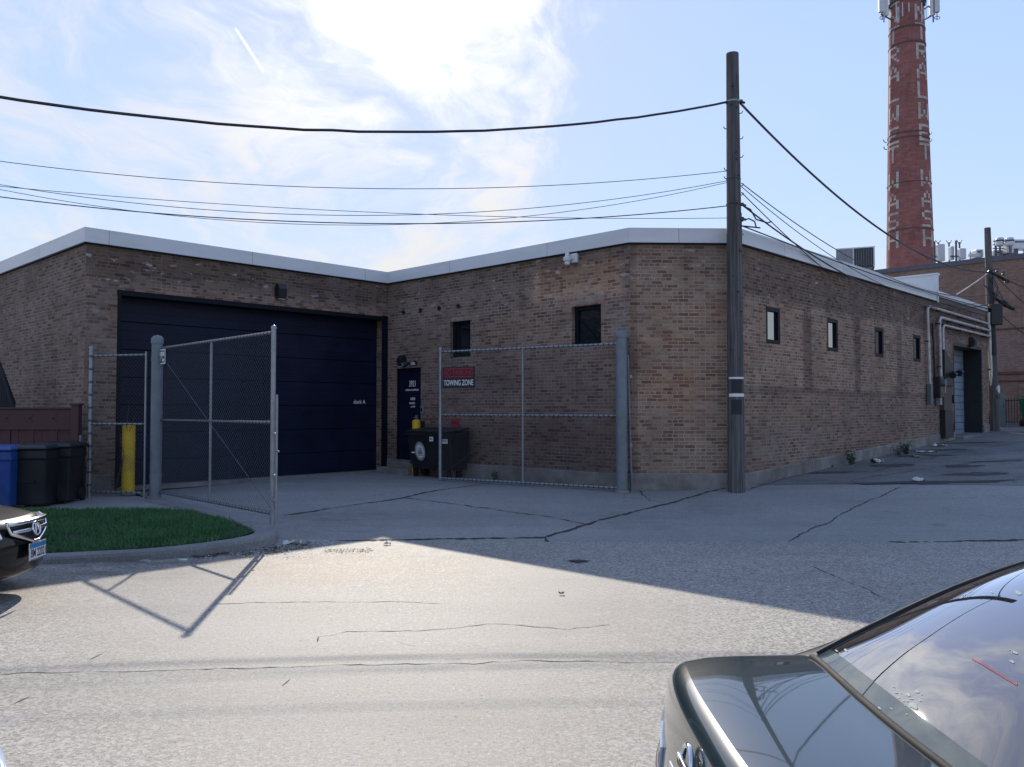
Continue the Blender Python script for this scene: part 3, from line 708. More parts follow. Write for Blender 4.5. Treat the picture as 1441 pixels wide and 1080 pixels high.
box_lamp(on_wing(569, 508), -B, -A, 'small black wall lamp on brick above the entry door', .15, .27)
box_lamp(on_alley(1366, 482), A, -B, 'dark wall lamp above the deep grey alley roll-up door', .25, .32)
# twin spot over the door
c = on_wing(585, 511); t = thing('twin_spotlight', 'dark twin spotlight beside the small wall lamp above the entry door', 'spotlight', c)
mb = MB(); mb.box(c-A*.03, (.1, .06, .08), (-B, A, Z)); mb.build('bracket', M['black_metal'], t)
for s in (-1, 1):
    mb = MB(); q = c-A*.09-B*s*.11+Z*.01*s; mb.tube([q, q-A*.05-B*s*.03, q-A*.09-B*s*.05-Z*.02, q-A*.16-B*s*.09-Z*.05], .04, 12, rs=[.03, .045, .06, .065]); h = mb.build('lamp_head', M['black'], t, smooth=40)
    mb = MB(); mb.tube([q-A*.158-B*s*.088-Z*.049, q-A*.163-B*s*.091-Z*.052], .055, 12); mb.build('lens', M['lens'], h)
# white floodlight / camera under the coping
c = on_wing(810, 364); t = thing('security_camera', 'white security camera on box mount high on brick under the coping', 'camera', c)
mb = MB(); mb.box(c-A*.03, (.18, .07, .19), (-B, A, Z)); mb.build('mount_box', M['white_metal'], t, bevel=.012)
mb = MB(); q = c-A*.13+B*.10-Z*.02; mb.tube([c-A*.05, q+Z*.02], .025, 10); mb.lathe(q, [(.02,-.13), (.055,-.11), (.06,-.05), (.085,-.03), (.09,.03), (.05,.06), (.045,.12), (.02,.13)], 14); mb.build('camera_head', M['white_metal'], t, smooth=40)
# door side boxes
for i, (px, py, lb) in enumerate([(596, 577, 'upper small steel intercom box on brick right of the entry door'), (596, 597, 'lower small dark key box on brick beside the entry door')]):
    c = on_wing(px, py); t = thing('wall_box', lb, 'wall box', c)
    mb = MB(); mb.box(c-A*.03, (.10, .06, .2 if i == 0 else .14), (-B, A, Z)); mb.build('housing', M['galv' if i == 0 else 'black_metal'], t, bevel=.008)
    mb = MB(); mb.box(c-A*.063, (.06, .006, .08), (-B, A, Z)); mb.build('cover', M['black'], t)
# small red and white notice on the wing wall above the dumpster
c = on_wing(641, 599) - A*.02; t = thing('wall_notice', 'small red and white notice on brick wall just above the black dumpster', 'sign', c)
mb = MB(); mb.box(c+Z*.03, (.27, .01, .26), (-B, A, Z)); mb.build('red_panel', M['red'], t)
mb = MB(); mb.box(c-Z*.14-A*.002, (.27, .01, .09), (-B, A, Z)); mb.build('white_panel', M['white'], t)
mb = MB()
for k in range(5): mb.box(c-Z*.14-A*.009+B*(.09-.045*k), (.03, .004, .045), (-B, A, Z))
for k in range(4): mb.box(c+Z*.06-A*.007+B*(.085-.055*k), (.04, .004, .05), (-B, A, Z))
mb.build('lettering', M['ink'], t)

# ------------------------------------------------------------------ pipes, meter box on the alley wall
def wall_pipe(name, label, cat, pts, r, mat, n_clips=4, off=.09, end=None):
    P = [on_alley(*p) - B*off for p in pts]
    Q = [P[0]]
    for i in range(1, len(P)-1):
        a, b = (P[i-1]-P[i]), (P[i+1]-P[i]); k = min(.22, a.length*.4, b.length*.4)
        p0, p1 = P[i]+a.normalized()*k, P[i]+b.normalized()*k
        for s in range(7):
            f = s/6; Q.append((p0*(1-f)**2 + P[i]*2*f*(1-f) + p1*f*f))
    Q.append(P[-1]); t = thing(name, label, cat, P[0])
    mb = MB(); mb.tube(Q, r, 10); mb.build('pipe', mat, t, smooth=50)
    for i in range(n_clips):
        f = (i+.6)/n_clips; tot = sum((b-a).length for a, b in zip(P, P[1:])); d = f*tot
        for a, b in zip(P, P[1:]):
            l = (b-a).length
            if d <= l:
                q = a.lerp(b, d/l); dv = (b-a).normalized(); sd = dv.cross(B)
                mb = MB(); mb.box(q+B*.03, (.035, off*1.3, r*2.8), (dv, B, sd)); mb.build('bracket', M['black_metal'], t); break
            d -= l
    if end:
        mb = MB(); q = P[0]; mb.obox(q-A*.07-B*.05-Z*.55, A*.14, B*.12, Z*.6); mb.build('end_box', M['cabinet'], t, bevel=.01)
    return t
wall_pipe('conduit', 'tall pale conduit left of the alley door that bends right beneath the thin coping', 'pipe', [(1304, 543), (1302, 431), (1387, 456)], .042, M['pipe'], 4, end=True)
wall_pipe('conduit', 'upper of two parallel conduits bending over the alley roll-up door', 'pipe', [(1319.5, 553), (1318.5, 447), (1390, 466)], .045, M['pipe'], 6, .10)
wall_pipe('conduit', 'lower of two parallel conduits bending over the alley roll-up door', 'pipe', [(1324, 553), (1323, 458), (1390, 474)], .040, M['pipe'], 5, .10)
wall_pipe('conduit', 'thin black conduit running straight up the brick beside the parallel conduits', 'pipe', [(1314.5, 556), (1311.5, 455)], .03, M['black_metal'], 3, .05)
wall_pipe('downspout', 'pale downspout at the far end of the alley wall behind the dark pole', 'pipe', [(1394, 611), (1390, 440)], .055, M['pipe_white'], 3, .07)
c = on_alley(1316, 545); t = thing('meter_box', 'dark electric meter box at the foot of the conduits on the alley wall', 'meter', c)
mb = MB(); mb.box(c-B*.1, (.32, .2, .62), (A, B, Z)); mb.build('box', M['black_metal'], t, bevel=.02)
mb = MB(); q = c-B*.2+Z*.12; mb.tube([q, q-B*.10], .11, 16); mb.build('dial', M['cabinet'], t, smooth=40)
mb = MB(); mb.box(c-B*.1-Z*.42, (.16, .14, .22), (A, B, Z)); mb.build('lower_box', M['galv'], t, bevel=.01)
c = on_alley(1328, 610); c.z = zf(c.x, c.y); t = thing('service_cabinet', 'narrow tall black cabinet with rusty brown middle panel left of the alley door', 'cabinet', c)
mb = MB(); mb.obox(c-A*.42-B*.16+Z*.12, A*.8, B*.16, Z*.82); mb.build('lower_door', M['black'], t, bevel=.01)
mb = MB(); mb.obox(c-A*.40-B*.13+Z*.945, A*.78, B*.13, Z*.72); mb.build('middle_panel', M['brown_box'], t, bevel=.01)
mb = MB(); p = [c-A*.42-B*.17+Z*1.67, c+A*.38-B*.17+Z*1.67, c+A*.38-B*.17+Z*2.2, c+A*.2-B*.17+Z*2.45, c-A*.42-B*.17+Z*2.75]; mb.prism(p, B*.17); mb.build('upper_door', M['black'], t, bevel=.01)
for z in (.3, 1.15): mb = MB(); mb.obox(c+A*.385-B*.18+Z*z, A*.05, B*.06, Z*.25); mb.build('hinge', M['black_metal'], t)
for i, (px, py, lb) in enumerate([(1329, 527, 'dark bullet camera nearer the conduits left of the alley door'), (1338, 524, 'dark horn-shaped camera on arm next to the alley door edge')]):
    c = on_alley(px, py); t = thing('bullet_camera', lb, 'camera', c)
    mb = MB(); mb.tube([c, c-B*.28], .025, 8); mb.build('arm', M['black_metal'], t)
    q = c-B*.30; mb = MB(); mb.tube([q+A*.16, q+A*.02, q-A*.10-Z*.02, q-A*.22-Z*.05], .06, 12, rs=[.045, .06, .07, .10]); mb.build('camera_body', M['black'], t, smooth=40)
# a white junction on the downspout, black one under it
c = on_alley(1394, 548)-B*.12; t = thing('junction_box', 'white round junction box on the downspout near the far pole', 'junction box', c)
mb = MB(); mb.tube([c, c-B*.14], .14, 14); mb.build('cover', M['white_metal'], t, smooth=40); mb = MB(); mb.box(c-Z*.26-B*.06, (.3, .14, .16), (A, B, Z)); mb.build('lower_box', M['black_metal'], t, bevel=.02)

# ------------------------------------------------------------------ roof unit
c = at(1199, 377, 22.0); t = thing('rooftop_unit', 'grey rooftop air conditioning unit with dark coil standing above the alley coping', 'air conditioner', c)
hx = V((.93,-.36,0))*.82; hy = V((.36,.93,0))*.82; ZU = Z*.82; q = c - hx*.48
mb = MB(); mb.obox(q, hx*.5, hy*.95, ZU*.62); mb.build('cabinet', M['hvac'], t, bevel=.012)
mb = MB(); mb.obox(q+hx*.505, hx*.66, hy*.95, ZU*.62); co = mb.build('coil', M['grille'], t, bevel=.012)
mb = MB()
for k in range(9): mb.obox(q+hx*(.53+.075*k)-hy*.012+Z*.04, hx*.012, hy*.01, ZU*.54)
mb.build('fins', M['hvac'], co)
mb = MB()
for k in (.505, 1.12): mb.obox(q+hx*k-hy*.012, hx*.04, hy*.97, ZU*.64)
mb.obox(q+hx*.0-hy*.005+ZU*.62, hx*1.17, hy*.96, Z*.03); mb.build('casing', M['white_metal'], t)
mb = MB()
for k in (0.05, .95): mb.obox(q+hx*k-Z*(q.z-5.0), hx*.12, hy*.9, Z*(q.z-5.01))
mb.build('support', M['hvac'], t)
# small wire frame on the coping
a = on_alley(1172, 378)+B*.15; t = thing('roof_bracket', 'small bent black bracket sitting on the alley coping left of the rooftop unit', 'bracket', a)
mb = MB(); mb.tube([a-A*.35+Z*.0, a-A*.05+Z*.22, a+A*.3+Z*.26, a+A*.38+Z*.18, a+A*.38-Z*.02], .02, 8); mb.build('bar', M['cable'], t, smooth=60)
mb = MB(); mb.tube([a-A*.35, a+A*.38+Z*.02], .02, 8); mb.build('base_bar', M['cable'], t, smooth=60)
# ------------------------------------------------------------------ chain link
def chainlink(mb, o, ex, w, h, pitch=.075, r=.0017):
    """two crossing sets of diagonal wires woven over the rectangle o + ex*[0,w] + Z*[0,h]"""
    n = ex.cross(Z)
    for sgn in (1, -1):
        k = -h
        while k < w:
            a0, a1 = (k, 0.), (k+h, h)
            if a0[0] < 0: a0 = (0., -k)
            if a1[0] > w: a1 = (w, w-k)
            if a1[0]-a0[0] > .02:
                q = []
                for (u, v) in (a0, a1):
                    uu = u if sgn > 0 else w-u
                    q.append(o + ex*uu + Z*v + n*(.0018*sgn))
                mb.tube(q, r, 3, caps=False)
            k += pitch
def pipe_rect(mb, o, ex, w, h, r, ez=Z):
    c = [o, o+ex*w, o+ex*w+ez*h, o+ez*h]
    for i in range(4): mb.tube([c[i], c[(i+1) % 4]], r, 10)
def ties(mb, a, b, r, step=.11, ext=.5):
    l = (b-a).length; d = (b-a)/l; k = step/2
    while k < l: mb.tube([a+d*(k-.012), a+d*(k+.014)], r, 6, caps=False); k += step

# left leaf, swung out towards the street
def gate_leaf(label, hinge, free, zb_h, zb_f, h, sign=None, drop=False):
    t = thing('gate_leaf', label, 'gate', (hinge.x, hinge.y, zb_h))
    H = V((hinge.x, hinge.y, zb_h)); Fr = V((free.x, free.y, zb_f)); w = (Fr-H).length; ex = (Fr-H).normalized(); hz = V((ex.x, ex.y, 0)).normalized()
    mb = MB(); c = [H, Fr, Fr+Z*h, H+Z*h]
    for i in (0, 2, 3): mb.tube([c[i], c[(i+1) % 4]], .024, 10)
    mb.build('frame', M['galv'], t, smooth=50)
    mb = MB(); mb.tube([Fr-Z*(.16 if drop else .03), Fr+Z*(h+.05)], .036, 12); mb.lathe(Fr+Z*(h+.05), [(.042,0), (.042,.02), (.03,.045), (.005,.058)], 12); mb.build('end_post', M['galv'], t, smooth=50)
    mb = MB(); mb.tube([H+Z*h*.5, Fr+Z*h*.5], .021, 10); mb.build('middle_rail', M['galv'], t, smooth=50)
    mb = MB(); mb.tube([H+ex*w*.5, H+ex*w*.5+Z*h], .021, 10); mb.build('middle_stile', M['galv'], t, smooth=50)
    mb = MB(); n = ex.cross(Z).normalized()
    o = H + n*.02
    # the wires follow the slight sag of the leaf
    m2 = MB(); chainlink(m2, V((0,0,0)), V((1,0,0)), w, h)
    for f in m2.f: pass
    vs = [o + ex*v.x + Z*v.z + n*v.y for v in m2.v]; mb.faces(vs, m2.f)
    for a, b in ((H+Z*h, Fr+Z*h), (H+Z*h*.5, Fr+Z*h*.5), (H, Fr)): ties(mb, a, b, .029)
    mb.build('chain_link', M['wire'], t, fixn=False)
    mb = MB(); mb.tube([H+Z*h*.95+n*.01, Fr+Z*.06+n*.01], .0045, 6); mb.build('truss_rod', M['steel_dark'], t)
    for k in (.12, .55, .93): mb = MB(); mb.box(H+Z*h*k-ex*.04, (.12, .05, .06), (hz, Z.cross(hz), Z)); mb.build('hinge', M['galv'], t, bevel=.008)
    if drop:
        q = Fr + hz*.075 + V((.02,-.0,0)); mb = MB(); mb.tube([q+Z*.07, q+Z*1.72], .018, 8); mb.tube([q+Z*.9, q+Z*.9+hz*.07], .014, 6); mb.build('drop_rod', M['galv'], t, smooth=50)
        for k in (.2, .55, 1.15): mb = MB(); mb.box(Fr+hz*.04+Z*k, (.12, .05, .04), (hz, Z.cross(hz), Z)); mb.build('latch', M['galv'], t, bevel=.006)
    return H, Fr, ex, n
LH = gate_leaf('chain link gate leaf swung open towards the street beside the grass verge', V((-6.42, 15.22, 0)), V((-3.475, 12.1, 0)), .40, .40, 2.63, drop=True)
RH = gate_leaf('chain link gate leaf folded back along the wall, with the NO PARKING sign', V((2.0, 15.82, 0)), V((-1.56, 18.1, 0)), .42, .42, 2.74)
# big posts
def big_post(px, py_base, py_top, Y, r, label):
    p = at(px, py_base, Y); z0 = zf(p.x, p.y) if px > 500 else zs(p.x, p.y); z1 = zpx(py_top, Y)
    t = thing('gate_post', label, 'post', (p.x, p.y, z0)); c = V((p.x, p.y, z0))
    mb = MB(); mb.lathe(c, [(r, -.1), (r, z1-z0-.06)], 24); mb.build('pipe', M['post'], t, smooth=50)
    mb = MB(); h = z1-z0-.06; mb.lathe(c, [(r*1.12, h-.07), (r*1.12, h), (r*1.05, h+.03), (r*.75, h+.07), (r*.05, h+.09)], 24); mb.build('cap', M['post'], t, smooth=50)
    for k in (.14, .86): mb = MB(); mb.lathe(c+Z*(z1-z0)*k, [(r*1.03, -.035), (r*1.06, -.035), (r*1.06, .035), (r*1.03, .035)], 20); mb.build('strap', M['post'], t, smooth=50)
    mb = MB(); mb.lathe(c, [(r*1.3, 0), (r*1.28, .03), (r*1.04, .05)], 20); mb.build('collar', M['plinth'], t, smooth=40)
    return c
PL = big_post(218.5, 703, 474, 15.2, .098, 'thick grey round-capped gate post at the corner of the grass, leaf hinged on it')
PR = big_post(875.5, 688, 466, 15.72, .105, 'thick grey gate post against the cut brick corner')
# a thin pipe standing against the wall by the right post
t = thing('thin_pole', 'thin grey pipe standing between the thick gate post and the cut brick corner', 'pole', V((2.22, 15.75, PAD)))
mb = MB(); mb.tube([V((2.27, 15.78, PAD-.1)), V((2.20, 15.78, 2.95))], .022, 10); mb.build('pipe', M['post'], t, smooth=50)
mb = MB()
for z in (1.2, 2.5): mb.tube([V((2.25, 15.78, z)), V((2.245, 15.78, z+.06))], .032, 10)
mb.build('clamp', M['galv'], t)
# narrow fixed panel between wall corner and left post
t = thing('fence_panel', 'narrow fixed chain link panel between brick corner and thick gate post', 'fence', V((-7.85, 15.5, .26)))
a = V((-7.88, 15.55, .33)); b = V((-6.72, 15.25, .33)); ex = (b-a).normalized(); w = (b-a).length; hh = 2.62
mb = MB(); mb.tube([a-Z*.15, a+Z*(hh+.1)], .036, 12); mb.lathe(a+Z*(hh+.1), [(.042,0), (.03,.04), (.004,.05)], 12); mb.build('fence_post', M['galv'], t, smooth=50)
mb = MB(); mb.tube([b-Z*.05, b+Z*(hh+.02)], .02, 10); mb.build('fence_post', M['galv'], t, smooth=50)
for k in (0.02, .5, .985):
    mb = MB(); mb.tube([a+Z*hh*k, b+Z*hh*k], .02, 10); mb.build('rail', M['galv'], t, smooth=50)
mb = MB(); chainlink(mb, a, ex, w, hh)
for k in (0.02, .5, .985): ties(mb, a+Z*hh*k, b+Z*hh*k, .025)
for k in range(11): mb.tube([a+Z*(.15+k*.24)-ex*.0, a+Z*(.19+k*.24)], .045, 8, caps=False)
mb.build('chain_link', M['wire'], t, fixn=False)
t = thing('short_post', 'short black metal stub post at the foot of the narrow fence panel', 'post', V((-7.9, 15.3, zs(-7.9, 15.3))))
q = V((-7.92, 15.3, zs(-7.9, 15.3))); mb = MB(); mb.obox(q-Z*.05, V((.07,0,0)), V((0,.07,0)), Z*.72); mb.build('stub', M['black_metal'], t, bevel=.008); mb = MB(); mb.box(q+V((.0,-.02,.62)), (.12,.03,.05)); mb.build('latch', M['black_metal'], t)

# signs on the gates
H, Fr, ex, n = RH; n = -n if n.y > 0 else n; dx = -ex          # dx runs left to right
o = Fr + dx*.10 + Z*1.94 + n*.05
t = thing('parking_sign', 'black NO PARKING TOWING ZONE sign on the right gate leaf', 'sign', o)
mb = MB(); mb.obox(o, dx*.86, n*.008, Z*.46); mb.build('board', M['ink'], t)
mb = MB()
for z in (.405, .235): mb.obox(o+dx*.05+n*.009+Z*z, dx*.76, n*.003, Z*.022)
mb.build('red_line', M['red'], t)
text_mesh('red_lettering', 'NO PARKING', o+dx*.04+Z*.275+n*.010, dx, Z, .78, .115, M['red'], t)
text_mesh('white_lettering', 'TOWING ZONE', o+dx*.04+Z*.06+n*.010, dx, Z, .78, .12, M['white'], t)
H, Fr, ex, n = LH; n = -n if n.y > 0 else n
o = H + ex*.02 + Z*2.33 + n*.045
t = thing('small_sign', 'small white framed black notice at the top corner of the open gate leaf', 'sign', o)
mb = MB(); mb.obox(o, ex*.27, n*.006, Z*.27); mb.build('board', M['white'], t)
mb = MB(); mb.obox(o+ex*.022+n*.0065+Z*.025, ex*.226, n*.003, Z*.22); fc = mb.build('face', M['ink'], t)
mb = MB()
for k, (u, w, z, h) in enumerate([(.03,.04,.14,.085), (.09,.05,.14,.085), (.16,.07,.14,.085), (.03,.03,.05,.06), (.08,.07,.105,.018), (.14,.10,.045,.05)]): mb.obox(o+ex*u+n*.0100+Z*z, ex*w, n*.002, Z*h)
mb.build('lettering', M['white'], fc)

# ------------------------------------------------------------------ bollards
def bollard(p, h, r, label):
    z = zf(p.x, p.y) if p.x > -6 else zs(p.x, p.y)
    t = thing('bollard', label, 'bollard', (p.x, p.y, z), group='yellow bollards guarding the doors'); c = V((p.x, p.y, z))
    mb = MB(); mb.lathe(c, [(r, 0), (r, h-.03)], 24); mb.build('sleeve', M['yellow'], t, smooth=50)
    mb = MB(); mb.lathe(c+Z*(h-.03), [(r, .001), (r*.95, .025), (r*.6, .045), (r*.05, .05)], 24); mb.build('cap', M['yellow'], t, smooth=50)
    mb = MB(); mb.lathe(c, [(r*1.25, 0.001), (r*1.15, .03), (r*1.01, .035)], 20); mb.build('base_ring', M['plinth'], t)
bollard(V(((182-CX)/F*16.0, 16.0, 0)), 1.36, .118, 'tall yellow bollard seen through the narrow fence panel by the garage door')
bollard(V(((586.-CX)/F*19.75, 19.75, 0)), 1.30, .10, 'yellow bollard half hidden behind the black dumpster near the entry door')

# ------------------------------------------------------------------ dumpster
fl = I_ - A*.72 - B*1.66; fl.z = zf(fl.x, fl.y); dxv = -B; dyv = A
t = thing('dumpster', 'black wheeled dumpster with white oval emblem between the entry door and gate', 'dumpster', fl)
Wd, Dp, Hd = 1.52, .58, 1.10
def dq(u, d, z): return fl + dxv*u + dyv*d + Z*z
mb = MB()
b0 = [dq(.10,.10,.20), dq(Wd-.06,.10,.20), dq(Wd-.06,Dp-.02,.20), dq(.10,Dp-.02,.20)]; b1 = [dq(0,0,Hd-.10), dq(Wd,0,Hd-.10), dq(Wd,Dp,Hd-.02), dq(0,Dp,Hd-.02)]
mb.faces(b0+b1, [(0,3,2,1), (4,5,6,7), (0,1,5,4), (1,2,6,5), (2,3,7,6), (3,0,4,7)]); mb.build('bin_body', M['black_metal'], t, bevel=.012)
mb = MB(); mb.obox(dq(-.04,-.04,Hd-.14), dxv*(Wd+.08), dyv*.05, Z*.07); mb.obox(dq(-.04,.01,Hd-.14), dxv*.05, dyv*(Dp-.05), Z*.07); mb.obox(dq(Wd-.01,.01,Hd-.14), dxv*.05, dyv*(Dp-.05), Z*.07); mb.build('rim', M['black_metal'], t, bevel=.01)
for k in (0, 1):
    mb = MB(); p = [dq(-.02+k*(Wd/2+.02), -.05, Hd-.065), dq(-.02+k*(Wd/2+.02), Dp, Hd+.01), dq(-.02+k*(Wd/2+.02), Dp, Hd+.05), dq(-.02+k*(Wd/2+.02), -.05, Hd-.03)]
    mb.prism(p, dxv*(Wd/2+.0)); mb.build('lid', M['black'], t, bevel=.01)
mb = MB()
for z in (.30,): mb.obox(dq(.06,.03+(.62-z)*.12,z)-dyv*.025, dxv*(Wd-.12), dyv*.03, Z*.05)
mb.build('rib', M['black_metal'], t, bevel=.006)
for (u, d) in ((.2,.12), (Wd-.2,.12), (.2,Dp-.14), (Wd-.2,Dp-.14)):
    mb = MB(); c = dq(u, d, .075); mb.tube([c-dxv*.025, c+dxv*.025], .075, 14); w = mb.build('caster', M['rubber'], t, smooth=40)
    mb = MB(); mb.obox(c-dxv*.045-dyv*.05+Z*.0, dxv*.012, dyv*.1, Z*.14); mb.obox(c+dxv*.033-dyv*.05, dxv*.012, dyv*.1, Z*.14); mb.build('fork', M['black_metal'], w)
# emblem
def fr_(u, z): return dq(u, .10-.10*(z-.2)/(Hd-.3)-.014, z)
def disc(cu, cz, ru, rz, ri, off, mat, name, par):
    mb = MB(); n = 36; e = -dyv*off
    o_ = [fr_(cu+ru*math.cos(2*PI*k/n), cz+rz*math.sin(2*PI*k/n))+e for k in range(n)]
    if ri: 
        q_ = [fr_(cu+ru*ri*math.cos(2*PI*k/n), cz+rz*ri*math.sin(2*PI*k/n))+e for k in range(n)]
        for k in range(n): mb.face([o_[k], o_[(k+1) % n], q_[(k+1) % n], q_[k]])
    else: mb.face(o_)
    return mb.build(name, mat, par)
eu, ez_ = .47, .60
EM = disc(eu, ez_, .175, .215, 0, .020, M['white'], 'emblem', t); disc(eu, ez_, .165, .205, .93, .0215, M['ink'], 'emblem_ring', EM); disc(eu, ez_, .125, .155, .95, .0215, M['ink'], 'emblem_ring', EM)
mb = MB()
for k in range(26):
    a = 2*PI*(k+.5)/26
    if -2.3 < ((a+PI/2+PI) % (2*PI))-PI < -2.0: continue
    q = fr_(eu+.145*math.cos(a), ez_+.18*math.sin(a))-dyv*.022; rd_ = (dxv*math.cos(a)+Z*math.sin(a)); tg = (-dxv*math.sin(a)+Z*math.cos(a))
    mb.box(q, (.022, .002, .018), (rd_, dyv, tg))
for (u, z0, z1, w) in ((-.055, -.06, .07, .018), (-.02, -.07, .10, .022), (.02, -.07, .11, .022), (.055, -.06, .07, .018)):
    mb.face([fr_(eu+u*1.3-w*.9, ez_+z0)-dyv*.022, fr_(eu+u*1.3+w*.9, ez_+z0)-dyv*.022, fr_(eu+u+w*.25, ez_+z1)-dyv*.022, fr_(eu+u-w*.25, ez_+z1)-dyv*.022])
mb.face([fr_(eu-.085, ez_-.10)-dyv*.022, fr_(eu+.085, ez_-.10)-dyv*.022, fr_(eu+.07, ez_-.085)-dyv*.022, fr_(eu-.07, ez_-.085)-dyv*.022])
mb.build('emblem_marks', M['ink'], EM)
for (u, z, w, h) in ((.16, .55, .12, .03), (.83, .84, .13, .10), (1.20, .80, .24, .11)):
    mb = MB(); q = fr_(u, z)-dyv*.02; mb.obox(q, dxv*w, -dyv*.003, Z*h); lb = mb.build('sticker', M['white'], t)
    if w > .125:
        mb = MB(); r = random.Random(int(u*10)); x = .02
        while x < w-.03: mb.obox(q+dxv*x-dyv*.0035+Z*h*.25, dxv*r.uniform(.008,.016), -dyv*.002, Z*h*.5); x += .024
        if u > 1: mb.obox(q+dxv*.0-dyv*.0035+Z*h*.86, dxv*w, -dyv*.002, Z*h*.14)
        mb.build('sticker_marks', M['ink'], lb)

# ------------------------------------------------------------------ bins, brown fence, slatted end
def cart(name, mat, p, rz, label, group=None, lid=None):
    z = zs(p.x, p.y); t = thing(name, label, 'wheelie bin', (p.x, p.y, z), rz, group)
    w0, w1, d0, d1, h = .50, .62, .52, .72, .98
    mb = MB(); vs = [(-w0/2,-d0/2,.03), (w0/2,-d0/2,.03), (w0/2,d0/2,.03), (-w0/2,d0/2,.03), (-w1/2,-d1/2,h*.82), (w1/2,-d1/2,h*.82), (w1/2,d1/2,h*.82), (-w1/2,d1/2,h*.82), (-w1/2-.015,-d1/2-.02,h*.84), (w1/2+.015,-d1/2-.02,h*.84), (w1/2+.015,d1/2,h*.84), (-w1/2-.015,d1/2,h*.84), (-w1/2-.015,-d1/2-.02,h), (w1/2+.015,-d1/2-.02,h), (w1/2+.015,d1/2,h), (-w1/2-.015,d1/2,h)]
    fs = [(0,3,2,1), (12,13,14,15)]
    for a in (0, 4, 8): fs += [(a+i, a+(i+1) % 4, a+4+(i+1) % 4, a+4+i) for i in range(4)]
    mb.faces(vs, fs); body = mb.build('bin_body', mat, t, local=True, bevel=.025)
    mb = MB(); mb.obox((-.11,-d0/2-.075,.42), (.22,0,0), (0,.05,0), (0,0,.06)); mb.obox((-.17,-d1/2-.024,.86), (.10,0,0), (0,.006,0), (0,0,.03)); mb.build('lift_bar', M['rubber'], body, local=True)
    mb = MB(); prof = [(-w1/2-.04,-d1/2-.06,h+.005), (w1/2+.04,-d1/2-.06,h+.005), (w1/2+.04,d1/2+.06,h+.005), (-w1/2-.04,d1/2+.06,h+.005)]; top = [(-w1/2+.02,-d1/2+.02,h+.075), (w1/2-.02,-d1/2+.02,h+.075), (w1/2-.02,d1/2-.02,h+.09), (-w1/2+.02,d1/2-.02,h+.09)]
    mid = [(a, b, c+.035) for a, b, c in prof]
    vs = prof+mid+top; mb.faces(vs, [(0,3,2,1), (8,9,10,11)]+[(a+i, a+(i+1) % 4, a+4+(i+1) % 4, a+4+i) for a in (0, 4) for i in range(4)]); mb.build('lid', lid or mat, t, local=True, bevel=.02)
    mb = MB(); mb.tube([(-w1/2+.08, d1/2+.10, h-.03), (w1/2-.08, d1/2+.10, h-.03)], .018, 8); mb.build('handle', mat, t, local=True)
    for s in (-1, 1):
        mb = MB(); mb.tube([(s*(w0/2+.015), d0/2, .12), (s*(w0/2+.065), d0/2, .12)], .12, 16); mb.build('wheel', M['rubber'], t, local=True, smooth=40)
def bp(px, Y): return V(((px-CX)/F*Y, Y, 0))
cart('wheelie_bin', M['blue_bin'], bp(6, 14.3), .06, 'blue wheelie bin in front of the brown fence at the left edge')
cart('wheelie_bin', M['black'], bp(55, 14.55), .05, 'front black wheelie bin with grey lid edge beside the blue bin')
cart('wheelie_bin', M['black'], bp(86, 14.98), .12, 'rear black wheelie bin in the corner by the end of the brown fence')
t = thing('wooden_fence', 'dark brown board fence with small diamond notches behind the wheelie bins', 'fence', V((-9.5, 15.7, .26)))
x1 = (107-CX)/F*15.45; fy = 15.45
mb = MB(); n = 34; bw = .145
for i in range(n): mb.obox((x1-.05-(i+1)*bw, fy+.02+.012*math.sin(i*2.2), .25), (bw-.006,0,0), (0,.025,0), (0,0,1.30))
mb.build('boards', M['wood_fence'], t)
mb = MB(); mb.obox((x1-.05-n*bw, fy+.0, 1.56), (n*bw,0,0), (0,.04,0), (0,0,.35)); mb.obox((x1-.05-n*bw, fy-.02, 1.53), (n*bw,0,0), (0,.07,0), (0,0,.045)); mb.obox((x1-.05-n*bw, fy-.03, 1.91), (n*bw,0,0), (0,.1,0), (0,0,.035)); mb.build('top_panel', M['wood_fence'], t, bevel=.004)
mb = MB()
for px in (-28, 8, 41, 74):
    c = V(((px-CX)/F*15.44, fy-.004, 1.745))
    for s in (1, -1): mb.obox(c, V((.075,0,s*.075)), V((0,.006,0)), V((.016,0,-s*.016)))
mb.build('diamond_mark', M['ink'], t)
mb = MB(); mb.obox((x1-.06, fy-.06, .2), (.14,0,0), (0,.14,0), (0,0,1.78)); mb.obox((x1-.08, fy-.08, 1.98), (.18,0,0), (0,.18,0), (0,0,.04)); mb.build('fence_post', M['wood_fence'], t, bevel=.008)
mb = MB(); mb.box((x1+.095, fy+.0, 1.35), (.03,.05,.16)); mb.build('hinge', M['galv'], t)
# dark slatted sloping end seen over the fence at the left edge
t = thing('slatted_screen', 'dark vertical slat screen with steep sloping edge behind the brown fence', 'screen', V((-10.4, 16.2, .3)))
mb = MB()
for i in range(60):
    px = 19-i*1.6; p = at(px, 566, 16.2); top = zpx(566-(20-px)*2.55, 16.2); mb.obox((p.x, 16.2+.006*(i % 2), .3), (.023,0,0), (0,.03,0), (0,0,max(.2, min(top, 3.25)-.3)))
mb.build('slats', M['dark_wood'], t)
a, b = at(21, 568, 16.17), at(-1, 512, 16.17); mb = MB(); mb.tube([a-Z*.2, b], .035, 8); mb.build('edge_rail', M['dark_wood'], t)
mb = MB(); mb.obox((at(-95, 560, 16.24).x, 16.24, 1.2), (1.55,0,0), (0,.04,0), (0,0,.1)); mb.build('cross_rail', M['dark_wood'], t)
